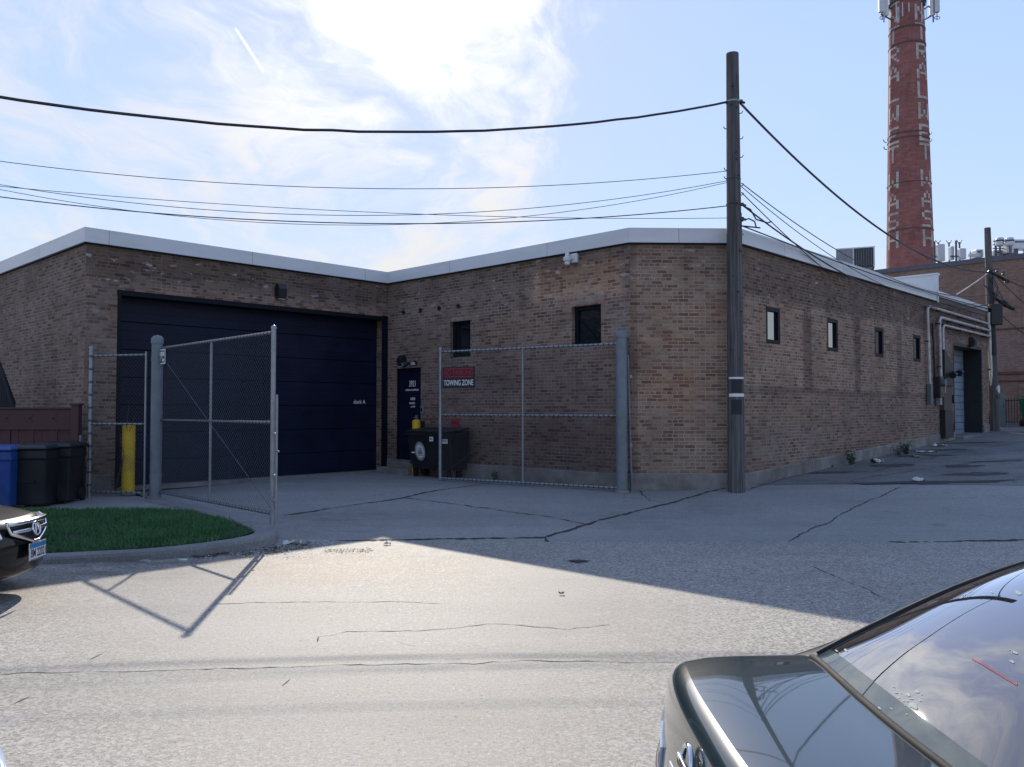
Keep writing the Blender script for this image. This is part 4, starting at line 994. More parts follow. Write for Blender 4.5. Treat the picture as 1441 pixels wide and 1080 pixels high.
# bare twig by the bollard
t = thing('bare_sapling', 'thin bare vine stems growing up beside the tall yellow bollard', 'plant', at(165, 690, 15.9))
mb = MB(); st = [at(163,690,15.9), at(167,668,15.9), at(175,640,15.9), at(180,612,15.9), at(178,598,15.88), at(182,570,15.86)]; mb.tube(st, .01, 6, rs=[.014,.013,.011,.009,.007,.003]); mb.build('stem', M['bark'], t)
mb = MB(); mb.tube([st[2], at(170,625,15.88), at(169,610,15.85)], .006, 5); mb.tube([st[3], at(187,596,15.9), at(189,585,15.9)], .005, 5); mb.tube([st[1], at(172,655,15.86)], .006, 5); mb.build('twig', M['bark'], t)

# ------------------------------------------------------------------ utility poles
def pole(base, top, r0, r1, label, mat):
    t = thing('utility_pole', label, 'utility pole', base, group='utility poles')
    mb = MB(); n = 14; pts = []; rs = []
    for i in range(n+1):
        f = i/n; pts.append(V(base).lerp(V(top), f) + (Z*-.2 if i == 0 else V((0,0,0)))); rs.append(r0+(r1-r0)*f)
    mb.tube(pts, r0, 20, rs=rs); mb.build('pole_shaft', mat, t, smooth=50); return t
PY = 15.68
b1 = at(1036.5, 688, PY); b1.z = zf(b1.x, b1.y); t1 = at(1030.5, 76, PY)
t = pole(b1, t1, .165, .118, 'tall weathered wooden utility pole in front of the cut brick corner', M['pole'])
def pp(py, side=0., r=.15): 
    f = (zpx(py, PY)-b1.z)/(t1.z-b1.z); return b1.lerp(t1, f) + V((side*r, 0, 0))
def ring(py, h, rr, mat, name, par=None):
    f = (zpx(py, PY)-b1.z)/(t1.z-b1.z); c = b1.lerp(t1, f); r = .165+(.118-.165)*f
    mb = MB(); mb.lathe(c, [(r+rr, -h/2), (r+rr, h/2)], 20, False, False); return mb.build(name, mat, par or t, smooth=50)
def half_band(py, h, mat, name, s0=.86, w0=.68):
    f = (zpx(py, PY)-b1.z)/(t1.z-b1.z); c = b1.lerp(t1, f); r = .165+(.118-.165)*f+.004; mb = MB(); k = 10
    for i in range(k):
        a0, a1 = -PI*s0+PI*w0*i/k, -PI*s0+PI*w0*(i+1)/k
        q = [V((c.x+r*math.cos(a), c.y+r*math.sin(a), c.z+s*h/2)) for a, s in ((a0,-1), (a1,-1), (a1,1), (a0,1))]; mb.face(q)
    return mb.build(name, mat, t)
half_band(532.5, .035, M['white'], 'reflective_band'); half_band(556.5, .06, M['white'], 'reflective_band')
half_band(544, .24, M['pole_dark'], 'dark_plate', .74, .42); half_band(573, .28, M['pole_dark'], 'dark_plate', .74, .40)
ring(144, .03, .012, M['galv'], 'cable_band'); ring(288, .02, .012, M['black_metal'], 'cable_band'); ring(253, .015, .008, M['black_metal'], 'cable_band')
for (py, s) in ((182, -1), (196, 1), (160, 1), (222, 1), (240, -1), (252, -1), (262, 1), (275, 1), (312, 1)):
    mb = MB(); q = pp(py, s, .125); mb.tube([q-V((s*.03,0,0)), q+V((s*.04,-.02,0)), q+V((s*.06,-.02,.04))], .009, 6); mb.build('step_hook', M['black_metal'], t)
for (py, s) in ((143, 1), (288, 1), (308, 1)):
    mb = MB(); q = pp(py, s, .15); mb.box(q, (.07,.06,.06)); mb.tube([q, q+V((s*.09, .05, -.01))], .025, 8); mb.build('cable_clamp', M['black_metal'], t, bevel=.008)
mb = MB(); mb.tube([pp(680, 1, .150), pp(620, 1, .152), pp(480, 1, .146), pp(330, 1, .142), pp(300, 1, .140)], .011, 6); mb.build('ground_wire', M['black_metal'], t)
r = random.Random(8)
for k in range(16):
    py = r.uniform(100, 660); c = pp(py, r.choice([-1, 1, 1]), r.uniform(.02, .10)); c.y -= .125+.03*(py/700.); mb = MB(); mb.tube([c+V((0,.02,0)), c-V((0,.018,0))], r.choice([.008,.012,.016]), 8); mb.build('bolt', M['black_metal'], t)
for py in (330, 470, 610):
    mb = MB(); c = pp(py, 1, .150); mb.box(c, (.05,.05,.03)); mb.build('staple', M['galv'], t)
# far pole
b2 = at(1400, 612, 28.6); b2.z = zf(b2.x, b2.y)-.05; t2 = at(1389.5, 321, 28.6)
t = pole(b2, t2, .17, .10, 'dark utility pole with tangled wires at the far end of the alley wall', M['pole'])
def p2(py): f = (zpx(py, 28.6)-b2.z)/(t2.z-b2.z); return b2.lerp(t2, f)
mb = MB(); mb.tube([p2(392)+V((-.02,-.08,0)), p2(425)+V((-.02,-.08,0)), p2(500)+V((-.02,-.1,0))], .11, 12, rs=[.09,.10,.12]); mb.build('sleeve', M['pole_dark'], t, smooth=50)
mb = MB(); q = p2(444)+V((.05,-.2,0)); mb.box(q, (.40,.22,.72)); mb.build('equipment_box', M['black'], t, bevel=.03)
mb = MB(); q = p2(386); mb.tube([q+V((-.1,-.12,.1)), q+V((.35,-.12,-.15)), q+V((.6,-.12,-.3))], .05, 8); mb.build('cable_arm', M['black_metal'], t)
for (dx_, dy_, dz_) in ((.2,-.14,.12), (.42,-.12,.02), (.5,-.12,-.25)):
    mb = MB(); q = p2(386)+V((dx_, dy_, dz_)); mb.lathe(q, [(.03,-.07), (.06,-.05), (.035,0), (.06,.05), (.03,.07)], 10); mb.build('insulator', M['steel_dark'], t, smooth=50)
mb = MB(); q = p2(425); mb.tube([q+V((.1,-.12,.12)), q+V((.45,-.14,-.12)), q+V((.75,-.14,-.28))], .07, 8, rs=[.05,.09,.05]); mb.build('splice_case', M['black'], t, smooth=50)
r = random.Random(3)
mb = MB()
for k in range(10):
    q = p2(r.uniform(378, 440)); a = r.uniform(0, 2*PI); pts = [q+V((.1*math.cos(a), -.15, 0)), q+V((r.uniform(-.4,.5), -.22, r.uniform(-.1,.35))), q+V((r.uniform(-.3,.5), -.2, r.uniform(-.4,.2))), p2(r.uniform(390, 440))+V((.05,-.16,0))]
    mb.tube(pts, .011, 5)
mb.build('loose_loop', M['cable'], t)

# ------------------------------------------------------------------ cables
def cable(label, a, b, sag, r, group, n=40, mat='cable', wob=0):
    mb = MB(); pts = []; rr = random.Random(int(a.z*100))
    for i in range(n+1):
        f = i/n; p = a.lerp(b, f); p.z -= 4*sag*f*(1-f) + (rr.gauss(0, wob) if 0 < i < n else 0); pts.append(p)
    mb.tube(pts, r, 6); o = mb.build('overhead_cable', M[mat], smooth=60); tag(o, label, 'cable', group); return o
def fitcable(label, p0, mid, left, r, end=V((-14.5, 8.0, 0)), group='cables crossing the sky left of the pole', wob=0):
    """from the near pole at height given by pixel row p0, through two pixels, hung towards the next pole off to the left"""
    a = pp(p0); a2 = a.copy(); dx, dy = end.x-a.x, end.y-a.y
    def hit(px, py):
        k = (px-CX)/F*1.0005; u = (k*a.y-a.x)/(dx-k*dy); Y = a.y+dy*u; return u, zpx(py, Y)
    (u1, z1), (u2, z2) = hit(*mid), hit(*left)
    b = ((z2-a.z)/u2-(z1-a.z)/u1)/(u2-u1); c = (z1-a.z)/u1-b*u1
    mb = MB(); pts = []; rr = random.Random(p0)
    for i in range(61):
        u = i/60*(1.25 if end.x > -20 else .75); pts.append(V((a.x+dx*u, a.y+dy*u-.0, a.z+c*u+b*u*u+(rr.gauss(0, wob) if i else 0))))
    mb.tube(pts, r, 6); o = mb.build('overhead_cable', M['cable'], smooth=60); tag(o, label, 'cable', group)
fitcable('thick lashed cable, highest of those crossing the sky left of the pole', 142, (550,186), (0,138), .0215, wob=.004)
fitcable('thin cable crossing the sky just under the thick highest cable', 240, (560,266), (0,228), .0065, end=V((-26,12.6,0)))
fitcable('thin sagging cable left of the pole tied on just below the second one', 253, (560,303), (0,261), .006, end=V((-26,12.6,0)))
fitcable('darker straight cable that is lowest at the left edge of the sky', 289, (600,315), (0,278), .0095, end=V((-26,12.6,0)))
fitcable('faint thin cable left of the pole dipping beneath the darker straight one', 255, (480,317), (0,268), .0055, end=V((-26,12.6,0)))
fitcable('faintest thin cable running level left of the pole just above the coping', 307, (500,298), (0,263), .0055, end=V((-26,12.6,0)))
fa = p2
GR = 'cables running from the near pole along the alley'
a = pp(143); q = fa(384)
def midsag(a, b, px, py):
    k = (px-CX)/F; u = (k*a.y-a.x)/((b.x-a.x)-k*(b.y-a.y)); p = a.lerp(b, u); return (p.z-zpx(py, p.y))/(4*u*(1-u)) if 0 < u < 1 else .3
def acable(label, p0, p1, via, r, dx0=0., end=None):
    a = pp(p0, 1, .15); b = end or fa(p1)+V((-.08,-.12,0)); cable(label, a, b, midsag(a, b, *via), r, GR)
acable('thick lashed cable dropping from the near pole in front of the brick chimney', 146, 384, (1180,275), .024)
acable('thin cable from the near pole passing just over the rooftop unit', 258, 416, (1180,352), .010)
acable('thin cable from the near pole ending at the dark tangle on the far pole', 263, 424, (1160,352), .008)
acable('dark cable from the near pole that skims the alley coping', 288, 428, (1150,362), .016)
acable('lowest dark cable from the near pole lying close along the alley coping', 318, 436, (1130,350), .013)
w_ = on_alley(1168, 382); cable('thin cable slanting from the near pole down to the alley coping', pp(271, 1), w_-B*.02+Z*-.05, .05, .010, GR)
# short tails with splice on the near pole
for k, (pts, lb) in enumerate([([(1042,288), (1056,295), (1064,309), (1080,314), (1086,312)], 'black looped cable tail on the near pole just above the coping'), ([(1042,311), (1054,308), (1062,312), (1064,320), (1070,321), (1042,318)], 'short black cable loop on the near pole level with the coping')]):
    mb = MB(); mb.tube([at(x, y, 15.45) for x, y in pts], .014, 6); tag(mb.build('cable_loop', M['cable'], smooth=60), lb, 'cable')
for k, (p, e, lb) in enumerate([(386, (1500,470), 'thin wire leaving the far pole upper tangle towards the right edge'), (384, (1500,420), 'dark cable leaving the top of the far pole tangle to the right edge'), (436, (1500,505), 'lower wire leaving the far pole towards the right edge')]):
    cable(lb, fa(p)+V((.1,-.1,0)), at(*e, 27.5), .15, .016, 'wires right of the far pole')
cable('pale guy wire from the far pole down to the white cross parapet', fa(385)+V((-.08,-.1,0)), at(1346, 415, 26.2)+Z*0, .02, .02, 'wires near the far pole', mat='pipe')
cable('faint wire from the far pole to the thin coping', fa(432)+V((-.08,-.1,0)), at(1325, 405, 25.4), .1, .010, 'wires near the far pole')
# ------------------------------------------------------------------ back building
bo = Q_ + A*24.0; bx = -B                       # wall runs along B, facing -A; u from far left to right
u_left = 14.0
t = thing('back_building', 'two storey brown brick building with dark parapet standing behind the far end of the alley', 'building', V((bo.x, bo.y, 0)))
o = bo + B*u_left; Ln = 17.5; bt = zpx(355, (bo+B*.3).y) ; bt = 8.25
mb = MB(); q = lambda u, v, k=0.: V((o.x, o.y, 0)) + bx*u + A*k + Z*v
mb.face([q(0,-.5), q(Ln,-.5), q(Ln,bt-.2), q(0,bt-.2)], [(0,-.5), (Ln,-.5), (Ln,bt-.2), (0,bt-.2)])
mb.face([q(0,-.5,16), q(0,-.5), q(0,bt-.2), q(0,bt-.2,16)], [(0,-.5), (16,-.5), (16,bt-.2), (0,bt-.2)])
mb.face([q(Ln,-.5), q(Ln,-.5,16), q(Ln,bt-.2,16), q(Ln,bt-.2)], [(0,-.5), (16,-.5), (16,bt-.2), (0,bt-.2)])
mb.face([q(Ln,-.5,16), q(0,-.5,16), q(0,bt-.2,16), q(Ln,bt-.2,16)], [(0,-.5), (Ln,-.5), (Ln,bt-.2), (0,bt-.2)])
mb.build('wall', M['brick_back'], t, fixn=False)
mb = MB(); mb.face([q(0,bt-.5), q(Ln,bt-.5), q(Ln,bt-.5,16), q(0,bt-.5,16)]); mb.build('roof', M['roof'], t)
mb = MB(); mb.obox(q(-.05,bt-.2,-.06), bx*(Ln+.1), A*.4, Z*.2); mb.build('parapet', M['steel_dark'], t)
mb = MB(); 
for (z, h) in ((5.2,.05), (3.35,.10), (3.05,.06)): mb.obox(q(6,z,-.05), bx*(Ln-6), A*.06, Z*h)
mb.build('band_course', M['brown_box'], t)
mb = MB(); mb.tube([q(14.6,bt-.4,-.08), q(14.6,5.8,-.08), q(14.75,5.2,-.08), q(14.7,2,-.08)], .04, 8); mb.build('downpipe', M['brown_box'], t)

# ------------------------------------------------------------------ chimney
cc = at(1281, 375, 55.0); cb = V((cc.x, 55.0, 0))
t = thing('brick_chimney', 'tall tapering red brick chimney with white lettering down two sides', 'chimney', cb)
rz = lambda z: 1.46 - .0221*(z-11.4)
prof = [(rz(z), z) for z in [i*1.0 for i in range(0, 34)]]
mb = MB(); mb.lathe(cb, prof, 64); mb.build('shaft', M['brick_stack'], t, smooth=50)
for z, h in ((zpx(46,55),.14), (zpx(68,55),.10), (zpx(193,55),.10), (zpx(200,55),.08), (zpx(327,55),.06), (zpx(262,55),.05)):
    mb = MB(); mb.lathe(cb, [(rz(z)-.02, z-h/2), (rz(z)+.03, z-h/2), (rz(z)+.03, z+h/2), (rz(z)-.02, z+h/2)], 64, False, False); mb.build('steel_band', M['brown_box'], t, smooth=50)
FONT = {'C': ['01110','10001','10000','10000','10000','10001','01110'], 'E': ['11111','10000','10000','11110','10000','10000','11111'], 'N': ['10001','11001','11001','10101','10011','10011','10001'],
 'T': ['11111','00100','00100','00100','00100','00100','00100'], 'R': ['11110','10001','10001','11110','10100','10010','10001'], 'A': ['00100','01010','01010','10001','11111','10001','10001'],
 'L': ['10000','10000','10000','10000','10000','10000','11111'], 'W': ['10001','10001','10001','10101','10101','11011','10001'], 'S': ['01111','10000','10000','01110','00001','00001','11110'],
 'H': ['10001','10001','10001','11111','10001','10001','10001'], 'V': ['10001']*7}
M['stack_white'] = simple('white_glazed_brick', (.45,.39,.335), .7, var=.35, scale=3, dirt=.5)
to_cam = math.atan2(-cb.y, -cb.x)
for side, da in (('l', -math.radians(46)), ('r', math.radians(50))):
    th0 = to_cam + da
    seq = 'CENTRAL' ; ys = [-27, 0, 28, 54, 82, 109, 136]
    seq += 'WET'; ys += [165, 195, 221]
    seq += 'WASH'; ys += [258, 287, 314, 341]
    for ch, y in zip(seq, ys):
        zc = zpx(y, 55.); hgt = 1.10; cw = .185; chh = hgt/7; mb = MB()
        for rr_, row in enumerate(FONT[ch]):
            for cc_, bit in enumerate(row):
                if bit != '1': continue
                z1 = zc + hgt/2 - rr_*chh; z0 = z1-chh; rad = rz(zc)+.018; P4 = []
                # letters read left to right as seen from outside
                a0 = th0 + ((cc_-2.5)*cw)/rad; a1 = th0 + ((cc_-1.5)*cw)/rad
                for a, z in ((a0,z0), (a1,z0), (a1,z1), (a0,z1)): P4.append(V((cb.x+(rz(z)+.018)*math.cos(a), cb.y+(rz(z)+.018)*math.sin(a), z)))
                mb.face(P4)
        mb.build('brick_letter', M['stack_white'], t)
for px, py in ((1247.5, 201), (1248, 211), (1306.5, 190), (1307, 200)):
    p = at(px, py, 55.2); mb = MB(); mb.tube([p, p+V((.16 if px > 1280 else -.16, 0, .05)), p+V((.2 if px > 1280 else -.2, 0, .2))], .03, 6); mb.build('climbing_hook', M['steel_dark'], t)
# antenna mounts at the top of the chimney
def stack_antenna(px, w, lab, side):
    z0 = zpx(22, 55); p = at(px, 20, 54.6); t = thing('antenna_cluster', lab, 'antenna', p)
    mb = MB(); mb.box(p+V((0,0,1.3)), (w, .25, 2.4)); mb.build('panel', M['antenna'], t, bevel=.03)
    mb = MB(); mb.box(p+V((side*.33, .05, 1.2)), (.22, .22, 2.6)); mb.build('panel', M['white_metal'], t, bevel=.03)
    mb = MB(); mb.tube([p+V((side*.18,.1,-.5)), p+V((side*.18,.1,3))], .05, 8); mb.build('mast', M['steel_dark'], t)
    mb = MB(); c = V((cb.x, cb.y-.2, p.z)); e = p+V((0,.2,.1)); i_ = e.lerp(c, .55)
    mb.tube([e, i_-Z*.5], .05, 6); mb.tube([e+Z*.8, i_+Z*.2], .05, 6); mb.build('bracket', M['steel_dark'], t)
    mb = MB(); q = p+V((0,-.05,-.0)); mb.tube([q+V((.18*math.sin(k*.5), -.02, -.18-.22*(1-math.cos(k*.5))*.5)) for k in range(13)], .022, 6); mb.tube([q+Z*.1, q-Z*.35], .03, 6); mb.build('cable_drip', M['cable'], t)
stack_antenna(1241, .42, 'grey antenna panels bracketed off the left of the chimney top', 1)
stack_antenna(1318, .34, 'grey antenna panel on arms off the right of the chimney top', -1)
zt = zpx(6, 55); tt = thing('chimney_collar', 'dark equipment collar and hanging rods ringing the chimney top', 'platform', V((cb.x, cb.y, zt)))
mb = MB(); mb.lathe(V((cb.x, cb.y, zt)), [(rz(zt)+.02,-.1), (rz(zt)+.14,-.1), (rz(zt)+.14,.5), (rz(zt)+.02,.5)], 40, False, False); mb.build('ring', M['steel_dark'], tt, smooth=50)
for px, l in ((1261, 1.1), (1270, .9), (1279, .6), (1297, 1.3), (1303, 1.1), (1244, 1.3)):
    mb = MB(); p = at(px, 4, 53.6); mb.tube([p, p-Z*l], .03, 6); mb.build('rod', M['antenna'], tt)
mb = MB(); a_, b_ = at(1292, 10, 54.2), at(1310, 1, 54.3); mb.box((a_+b_)/2+V((-.2,0,.1)), (.5,.4,.5)); mb.build('equipment_box', M['grille'], tt, bevel=.03)

# ------------------------------------------------------------------ things on the back building's roof
def roofp(px, py, k=.6):
    r = (px-CX)/F; c0 = bo+A*k; u = (r*c0.y-c0.x)/(B.x-r*B.y); p = c0+B*u; return V((p.x, p.y, zpx(py, p.y)))
def panel_ant(pxl, pxr, pyt, pyb, lab, whisk):
    a, b = roofp(pxl, pyb), roofp(pxr, pyb); zt = zpx(pyt, a.y); c = (a+b)/2; w = (pxr-pxl)/F*c.y
    t = thing('panel_antenna', lab, 'antenna', V((c.x, c.y, bt-.5)), group='antennas along the back roof')
    mb = MB(); mb.obox(V((c.x-w/2, c.y, a.z)), V((w,0,0)), V((0,.25,0)), Z*(zt-a.z)); mb.build('panel', M['antenna'], t, bevel=.02)
    mb = MB(); mb.tube([V((c.x, c.y+.3, bt-.5)), V((c.x, c.y+.3, zt+whisk))], .035, 8); mb.build('mast', M['steel_dark'], t)
    mb = MB()
    for s in (-1, 1): mb.tube([V((c.x, c.y+.3, zt+whisk*.6)), V((c.x+s*.12, c.y+.3, zt+whisk+.1))], .015, 5)
    mb.build('whip', M['steel_dark'], t)
panel_ant(1324, 1333.5, 344, 368, 'widest pale panel antenna on the back roof just right of the chimney', .12)
panel_ant(1342, 1346.5, 347, 366, 'narrowest pale panel antenna on the back roof between two others', .22)
panel_ant(1355, 1363.5, 350, 365, 'shortest pale panel antenna on the back roof left of the far pole', .32)
for px, top, lab in ((1318.5, 340, 'bare mast on the back roof touching the chimney edge in view'), (1349, 339, 'bare mast on the back roof between narrow and short panel antennas')):
    p = roofp(px, 370); mb = MB(); mb.tube([V((p.x, p.y, bt-.5)), V((p.x, p.y, zpx(top, p.y)))], .045, 8); mb.box((p.x, p.y, zpx(361, p.y)), (.5,.05,.06)); tag(mb.build('roof_mast', M['steel_dark'], smooth=50), lab, 'mast', 'antennas along the back roof')
def gear(name, pxl, pxr, pyt, pyb, lab, mat, k=1.2):
    a, b = roofp(pxl, pyb, k), roofp(pxr, pyb, k); zt = zpx(pyt, a.y); t = thing(name, lab, 'roof equipment', V((a.x, a.y, bt-.5))); w = (pxr-pxl)/F*a.y
    mb = MB(); mb.obox(V((a.x, a.y, a.z)), V((w,0,0)), V((0,.6,0)), Z*(zt-a.z)); mb.build('housing', mat, t, bevel=.025)
    mb = MB(); mb.obox(V((a.x+w*.62, a.y-.02, a.z+.02)), V((w*.02,0,0)), V((0,.03,0)), Z*(zt-a.z-.04)); mb.obox(V((a.x+w*.1, a.y-.02, zt-.14)), V((w*.4,0,0)), V((0,.03,0)), Z*.06); mb.build('seam', M['steel_dark'], t)
    mb = MB(); mb.obox(V((a.x+w*.1, a.y+.1, bt-.5)), V((w*.2,0,0)), V((0,.3,0)), Z*(a.z-bt+.5)); mb.obox(V((a.x+w*.7, a.y+.1, bt-.5)), V((w*.2,0,0)), V((0,.3,0)), Z*(a.z-bt+.5)); mb.build('foot', M['steel_dark'], t)
gear('roof_cabinet', 1378, 1388, 351, 362, 'small pale cabinet on the back roof immediately left of the far pole', M['antenna'])
gear('roof_cabinet', 1402, 1419, 352, 360, 'low pale cabinet on the back roof under the two drum antennas', M['antenna'])
gear('roof_cabinet', 1421, 1431, 340, 356, 'tall white cabinet on the back roof nearest the right edge drum', M['white_metal'])
gear('roof_cabinet', 1429, 1462, 337, 350, 'large white box at the right edge of the back roof', M['white_metal'], 1.9)
for px, lab in ((1411, 'left one of two pale drum antennas above the low cabinet'), (1425, 'right one of two pale drum antennas behind the tall white cabinet')):
    p = roofp(px, 348, 1.0); t = thing('drum_antenna', lab, 'antenna', p, group='antennas along the back roof')
    mb = MB(); h = .32; mb.lathe(V((p.x, p.y, zpx(347, p.y))), [(.10,0), (.17,.04), (.17,h), (.12,h+.05)], 16); mb.build('drum', M['antenna'], t, smooth=50)
    mb = MB(); mb.tube([V((p.x, p.y, bt-.5)), V((p.x, p.y, zpx(347, p.y)))], .04, 8); mb.build('mast', M['steel_dark'], t); mb = MB(); mb.lathe(V((p.x, p.y, zpx(347, p.y)+.20)), [(.175,0), (.175,.06)], 16, False, False); mb.build('dark_band', M['grille'], t)
p = roofp(1405, 350, 1.1); mb = MB(); mb.tube([V((p.x, p.y, bt-.5)), V((p.x, p.y, zpx(337, p.y)))], .045, 8)
for y in (340, 344.5, 350): mb.tube([V((p.x-.12, p.y, zpx(y, p.y))), V((p.x+.55, p.y, zpx(y, p.y)))], .02, 6)
tag(mb.build('roof_mast', M['steel_dark']), 'mast with three cross bars on the back roof right of the far pole', 'mast', 'antennas along the back roof')
p = roofp(1369, 360, .8); mb = MB(); mb.tube([V((p.x, p.y, bt-.5)), V((p.x, p.y, zpx(354, p.y)))], .03, 6); mb.box((p.x+.08, p.y, zpx(359.5, p.y)), (.3,.1,.12)); tag(mb.build('roof_mast', M['antenna']), 'stubby pale fitting on the back roof between short panel antenna and cabinet', 'mast', 'antennas along the back roof')

# ------------------------------------------------------------------ far right: cabinet, iron fence, green bin
p = at(1409, 611, 30.6); z = zf(p.x, p.y); t = thing('utility_cabinet', 'tall grey-green cabinet standing just right of the far pole', 'cabinet', V((p.x, p.y, z)))
w = .36; h = zpx(555, 30.6)-z
mb = MB(); mb.obox((p.x-w/2, 30.6, z), V((w,0,0)), V((0,.4,0)), Z*h); mb.build('cabinet_body', M['cabinet'], t, bevel=.015)
mb = MB(); mb.obox((p.x-w/2+.04, 30.59, z+.1), V((w-.08,0,0)), V((0,.015,0)), Z*(h-.2)); mb.build('door', M['cabinet'], t, bevel=.004)
mb = MB(); mb.obox((p.x+w/2-.09, 30.57, z+.7), V((.02,0,0)), V((0,.02,0)), Z*.12); mb.build('handle', M['steel_dark'], t)
a = at(1416, 605, 31.2); z = zf(a.x, a.y); h = zpx(561, 31.2)-z; t = thing('iron_fence', 'black iron bar fence behind the green bin at the right edge', 'fence', V((a.x, a.y, z)))
mb = MB()
for k in range(34): mb.obox((a.x+k*.105, 31.2, z+.02), V((.02,0,0)), V((0,.02,0)), Z*(h-.02))
mb.build('bars', M['black_metal'], t); mb = MB()
for v in (.12, h-.10): mb.obox((a.x-.02, 31.18, z+v), V((3.6,0,0)), V((0,.05,0)), Z*.04)
mb.build('rail', M['black_metal'], t)
mb = MB(); mb.obox((a.x+.62, 31.16, z), V((.09,0,0)), V((0,.09,0)), Z*(h+.08)); mb.obox((a.x+.98, 31.16, z), V((.09,0,0)), V((0,.09,0)), Z*(h+.08)); mb.build('fence_post', M['black_metal'], t)
g_ = V(((1455-CX)/F*30.2, 30.2, 0)); _zs = zs; zs = zf
cart('wheelie_bin', M['green_bin'], g_, .1, 'green wheelie bin at the far right edge before the iron fence')
zs = _zs

# ------------------------------------------------------------------ weeds and litter
def weed(px, py, h, n, seed, label, name='weed', off=0.):
    p = gp(px, py); r = random.Random(seed); p = p + V((0, -off, 0)); t = thing(name, label, 'weed', p, group='weeds at the foot of the walls'); ml = MB(); ms = MB()
    for i in range(n):
        a = r.uniform(0, 2*PI); hh = h*r.uniform(.5, 1.1); ln = r.uniform(.1, .5)*h; pts = [p+V((r.gauss(0,.03), r.gauss(0,.02), -.02))]
        tip = pts[0]+V((math.cos(a)*ln, math.sin(a)*ln*.6, hh)); md = pts[0].lerp(tip, .55)+Z*hh*.1; pts += [md, tip]; ms.tube(pts, .004, 4)
        for k in range(9):
            f = r.uniform(.2, 1); c = pts[0].lerp(tip, f)+V((r.gauss(0,.012), r.gauss(0,.012), 0)); b = r.uniform(0, 2*PI); l = h*r.uniform(.10, .24); d = V((math.cos(b), math.sin(b)*.8, r.uniform(-.2,.7))).normalized(); s = d.cross(V((r.gauss(0,1), r.gauss(0,1), r.gauss(0,1)))).normalized()*l*.28
            ml.face([c, c+d*l*.5+s, c+d*l, c+d*l*.5-s])
    ml.build('leaves', M['weed'], t, fixn=False); ms.build('stems', M['bark'], t)
weed(967, 686, .36, 16, 1, 'bushy green weed at the plinth of the cut corner, left of the near pole')
weed(1161, 660, .22, 7, 2, 'small thin weed on the alley plinth, nearest to the near pole', off=-.1)
weed(1172, 659, .14, 6, 3, 'lowest stubby weed on the alley plinth', off=-.1)
weed(1198, 655, .34, 14, 4, 'leafy weed in the middle of the alley plinth')
weed(1262, 642, .30, 10, 5, 'weed by the white crumpled litter along the alley wall')
weed(1275, 640, .36, 16, 6, 'broad dark weed farthest along the alley wall')
weed(1126, 667, .20, 5, 7, 'wispy weed at the start of the alley plinth near the pole', off=-.05)
weed(695, 679, .26, 9, 8, 'weed behind the right gate leaf nearer the dumpster', off=-.35)
weed(770, 682, .26, 9, 9, 'weed behind the right gate leaf nearer the thick post', off=-.2)
weed(1013, 687, .16, 7, 10, 'curly dead weed tuft against the left foot of the near pole')
weed(212, 699, .18, 6, 11, 'weed tuft at the foot of the thick left gate post')
def scrap(px, py, w, d, h, seed, label, mat='paper', name='paper_scrap', fn=None):
    p = gp(px, py, fn or zf); r = random.Random(seed); nx, ny = 7, 5; mb = MB(); g = []
    for j in range(ny):
        for i in range(nx): g.append(p+V(((i/(nx-1)-.5)*w+r.gauss(0,w*.03), (j/(ny-1)-.5)*d+r.gauss(0,d*.05), .018+abs(r.gauss(0,h)))))
    fs = [(j*nx+i, j*nx+i+1, (j+1)*nx+i+1, (j+1)*nx+i) for j in range(ny-1) for i in range(nx-1)]; mb.faces(g, fs)
    o = mb.build(name, M[mat], fixn=False); m = o.modifiers.new('thick', 'SOLIDIFY'); m.thickness = .004; tag(o, label, 'litter', 'litter on the ground')
scrap(411, 767, .26, .16, .03, 1, 'crumpled flat paper on the ground just past the kerb tip')
scrap(545, 768, .10, .06, .015, 2, 'tiny white paper at the peak of the sunlit street area')
scrap(1292, 678, .26, .14, .03, 3, 'white paper on the dark patch where the alley begins')
scrap(1236, 652, .22, .12, .05, 4, 'bright crumpled white wrapper by the alley wall weeds')
scrap(1229, 653, .12, .1, .05, 5, 'dark crumpled wrapper beside the bright white one by the alley wall', 'ink')
scrap(1321, 629, .4, .2, .03, 6, 'pale flattened card on the alley ground before the narrow cabinet')
scrap(1305, 637, .5, .25, .02, 7, 'pale flat sheet on the alley ground left of the flattened card')
scrap(1292, 644, .3, .2, .02, 8, 'greyish flat sheet on the alley ground by the broad weed', 'stone')
scrap(790, 838, .05, .03, .012, 9, 'small dark scrap alone on the sunlit street', 'ink')
def stone(px, py, s, seed, label, mat='stone'):
    p = gp(px, py); r = random.Random(seed); bm = bmesh.new(); bmesh.ops.create_icosphere(bm, subdivisions=2, radius=1)
    for v in bm.verts: v.co *= r.uniform(.8, 1.15)
    me = bpy.data.meshes.new('stone')
    for v in bm.verts: v.co = p + V((v.co.x*s*1.5, v.co.y*s, v.co.z*s*.5+s*.3))
    bm.to_mesh(me); bm.free(); o = bpy.data.objects.new('stone', me); COL.objects.link(o); me.materials.append(M[mat]); tag(o, label, 'stone', 'litter on the ground')
stone(204, 793, .055, 1, 'brown stone lying in the gutter left of the leaf litter'); stone(258, 790, .04, 2, 'pale stone in the gutter right of the brown one', 'paper')
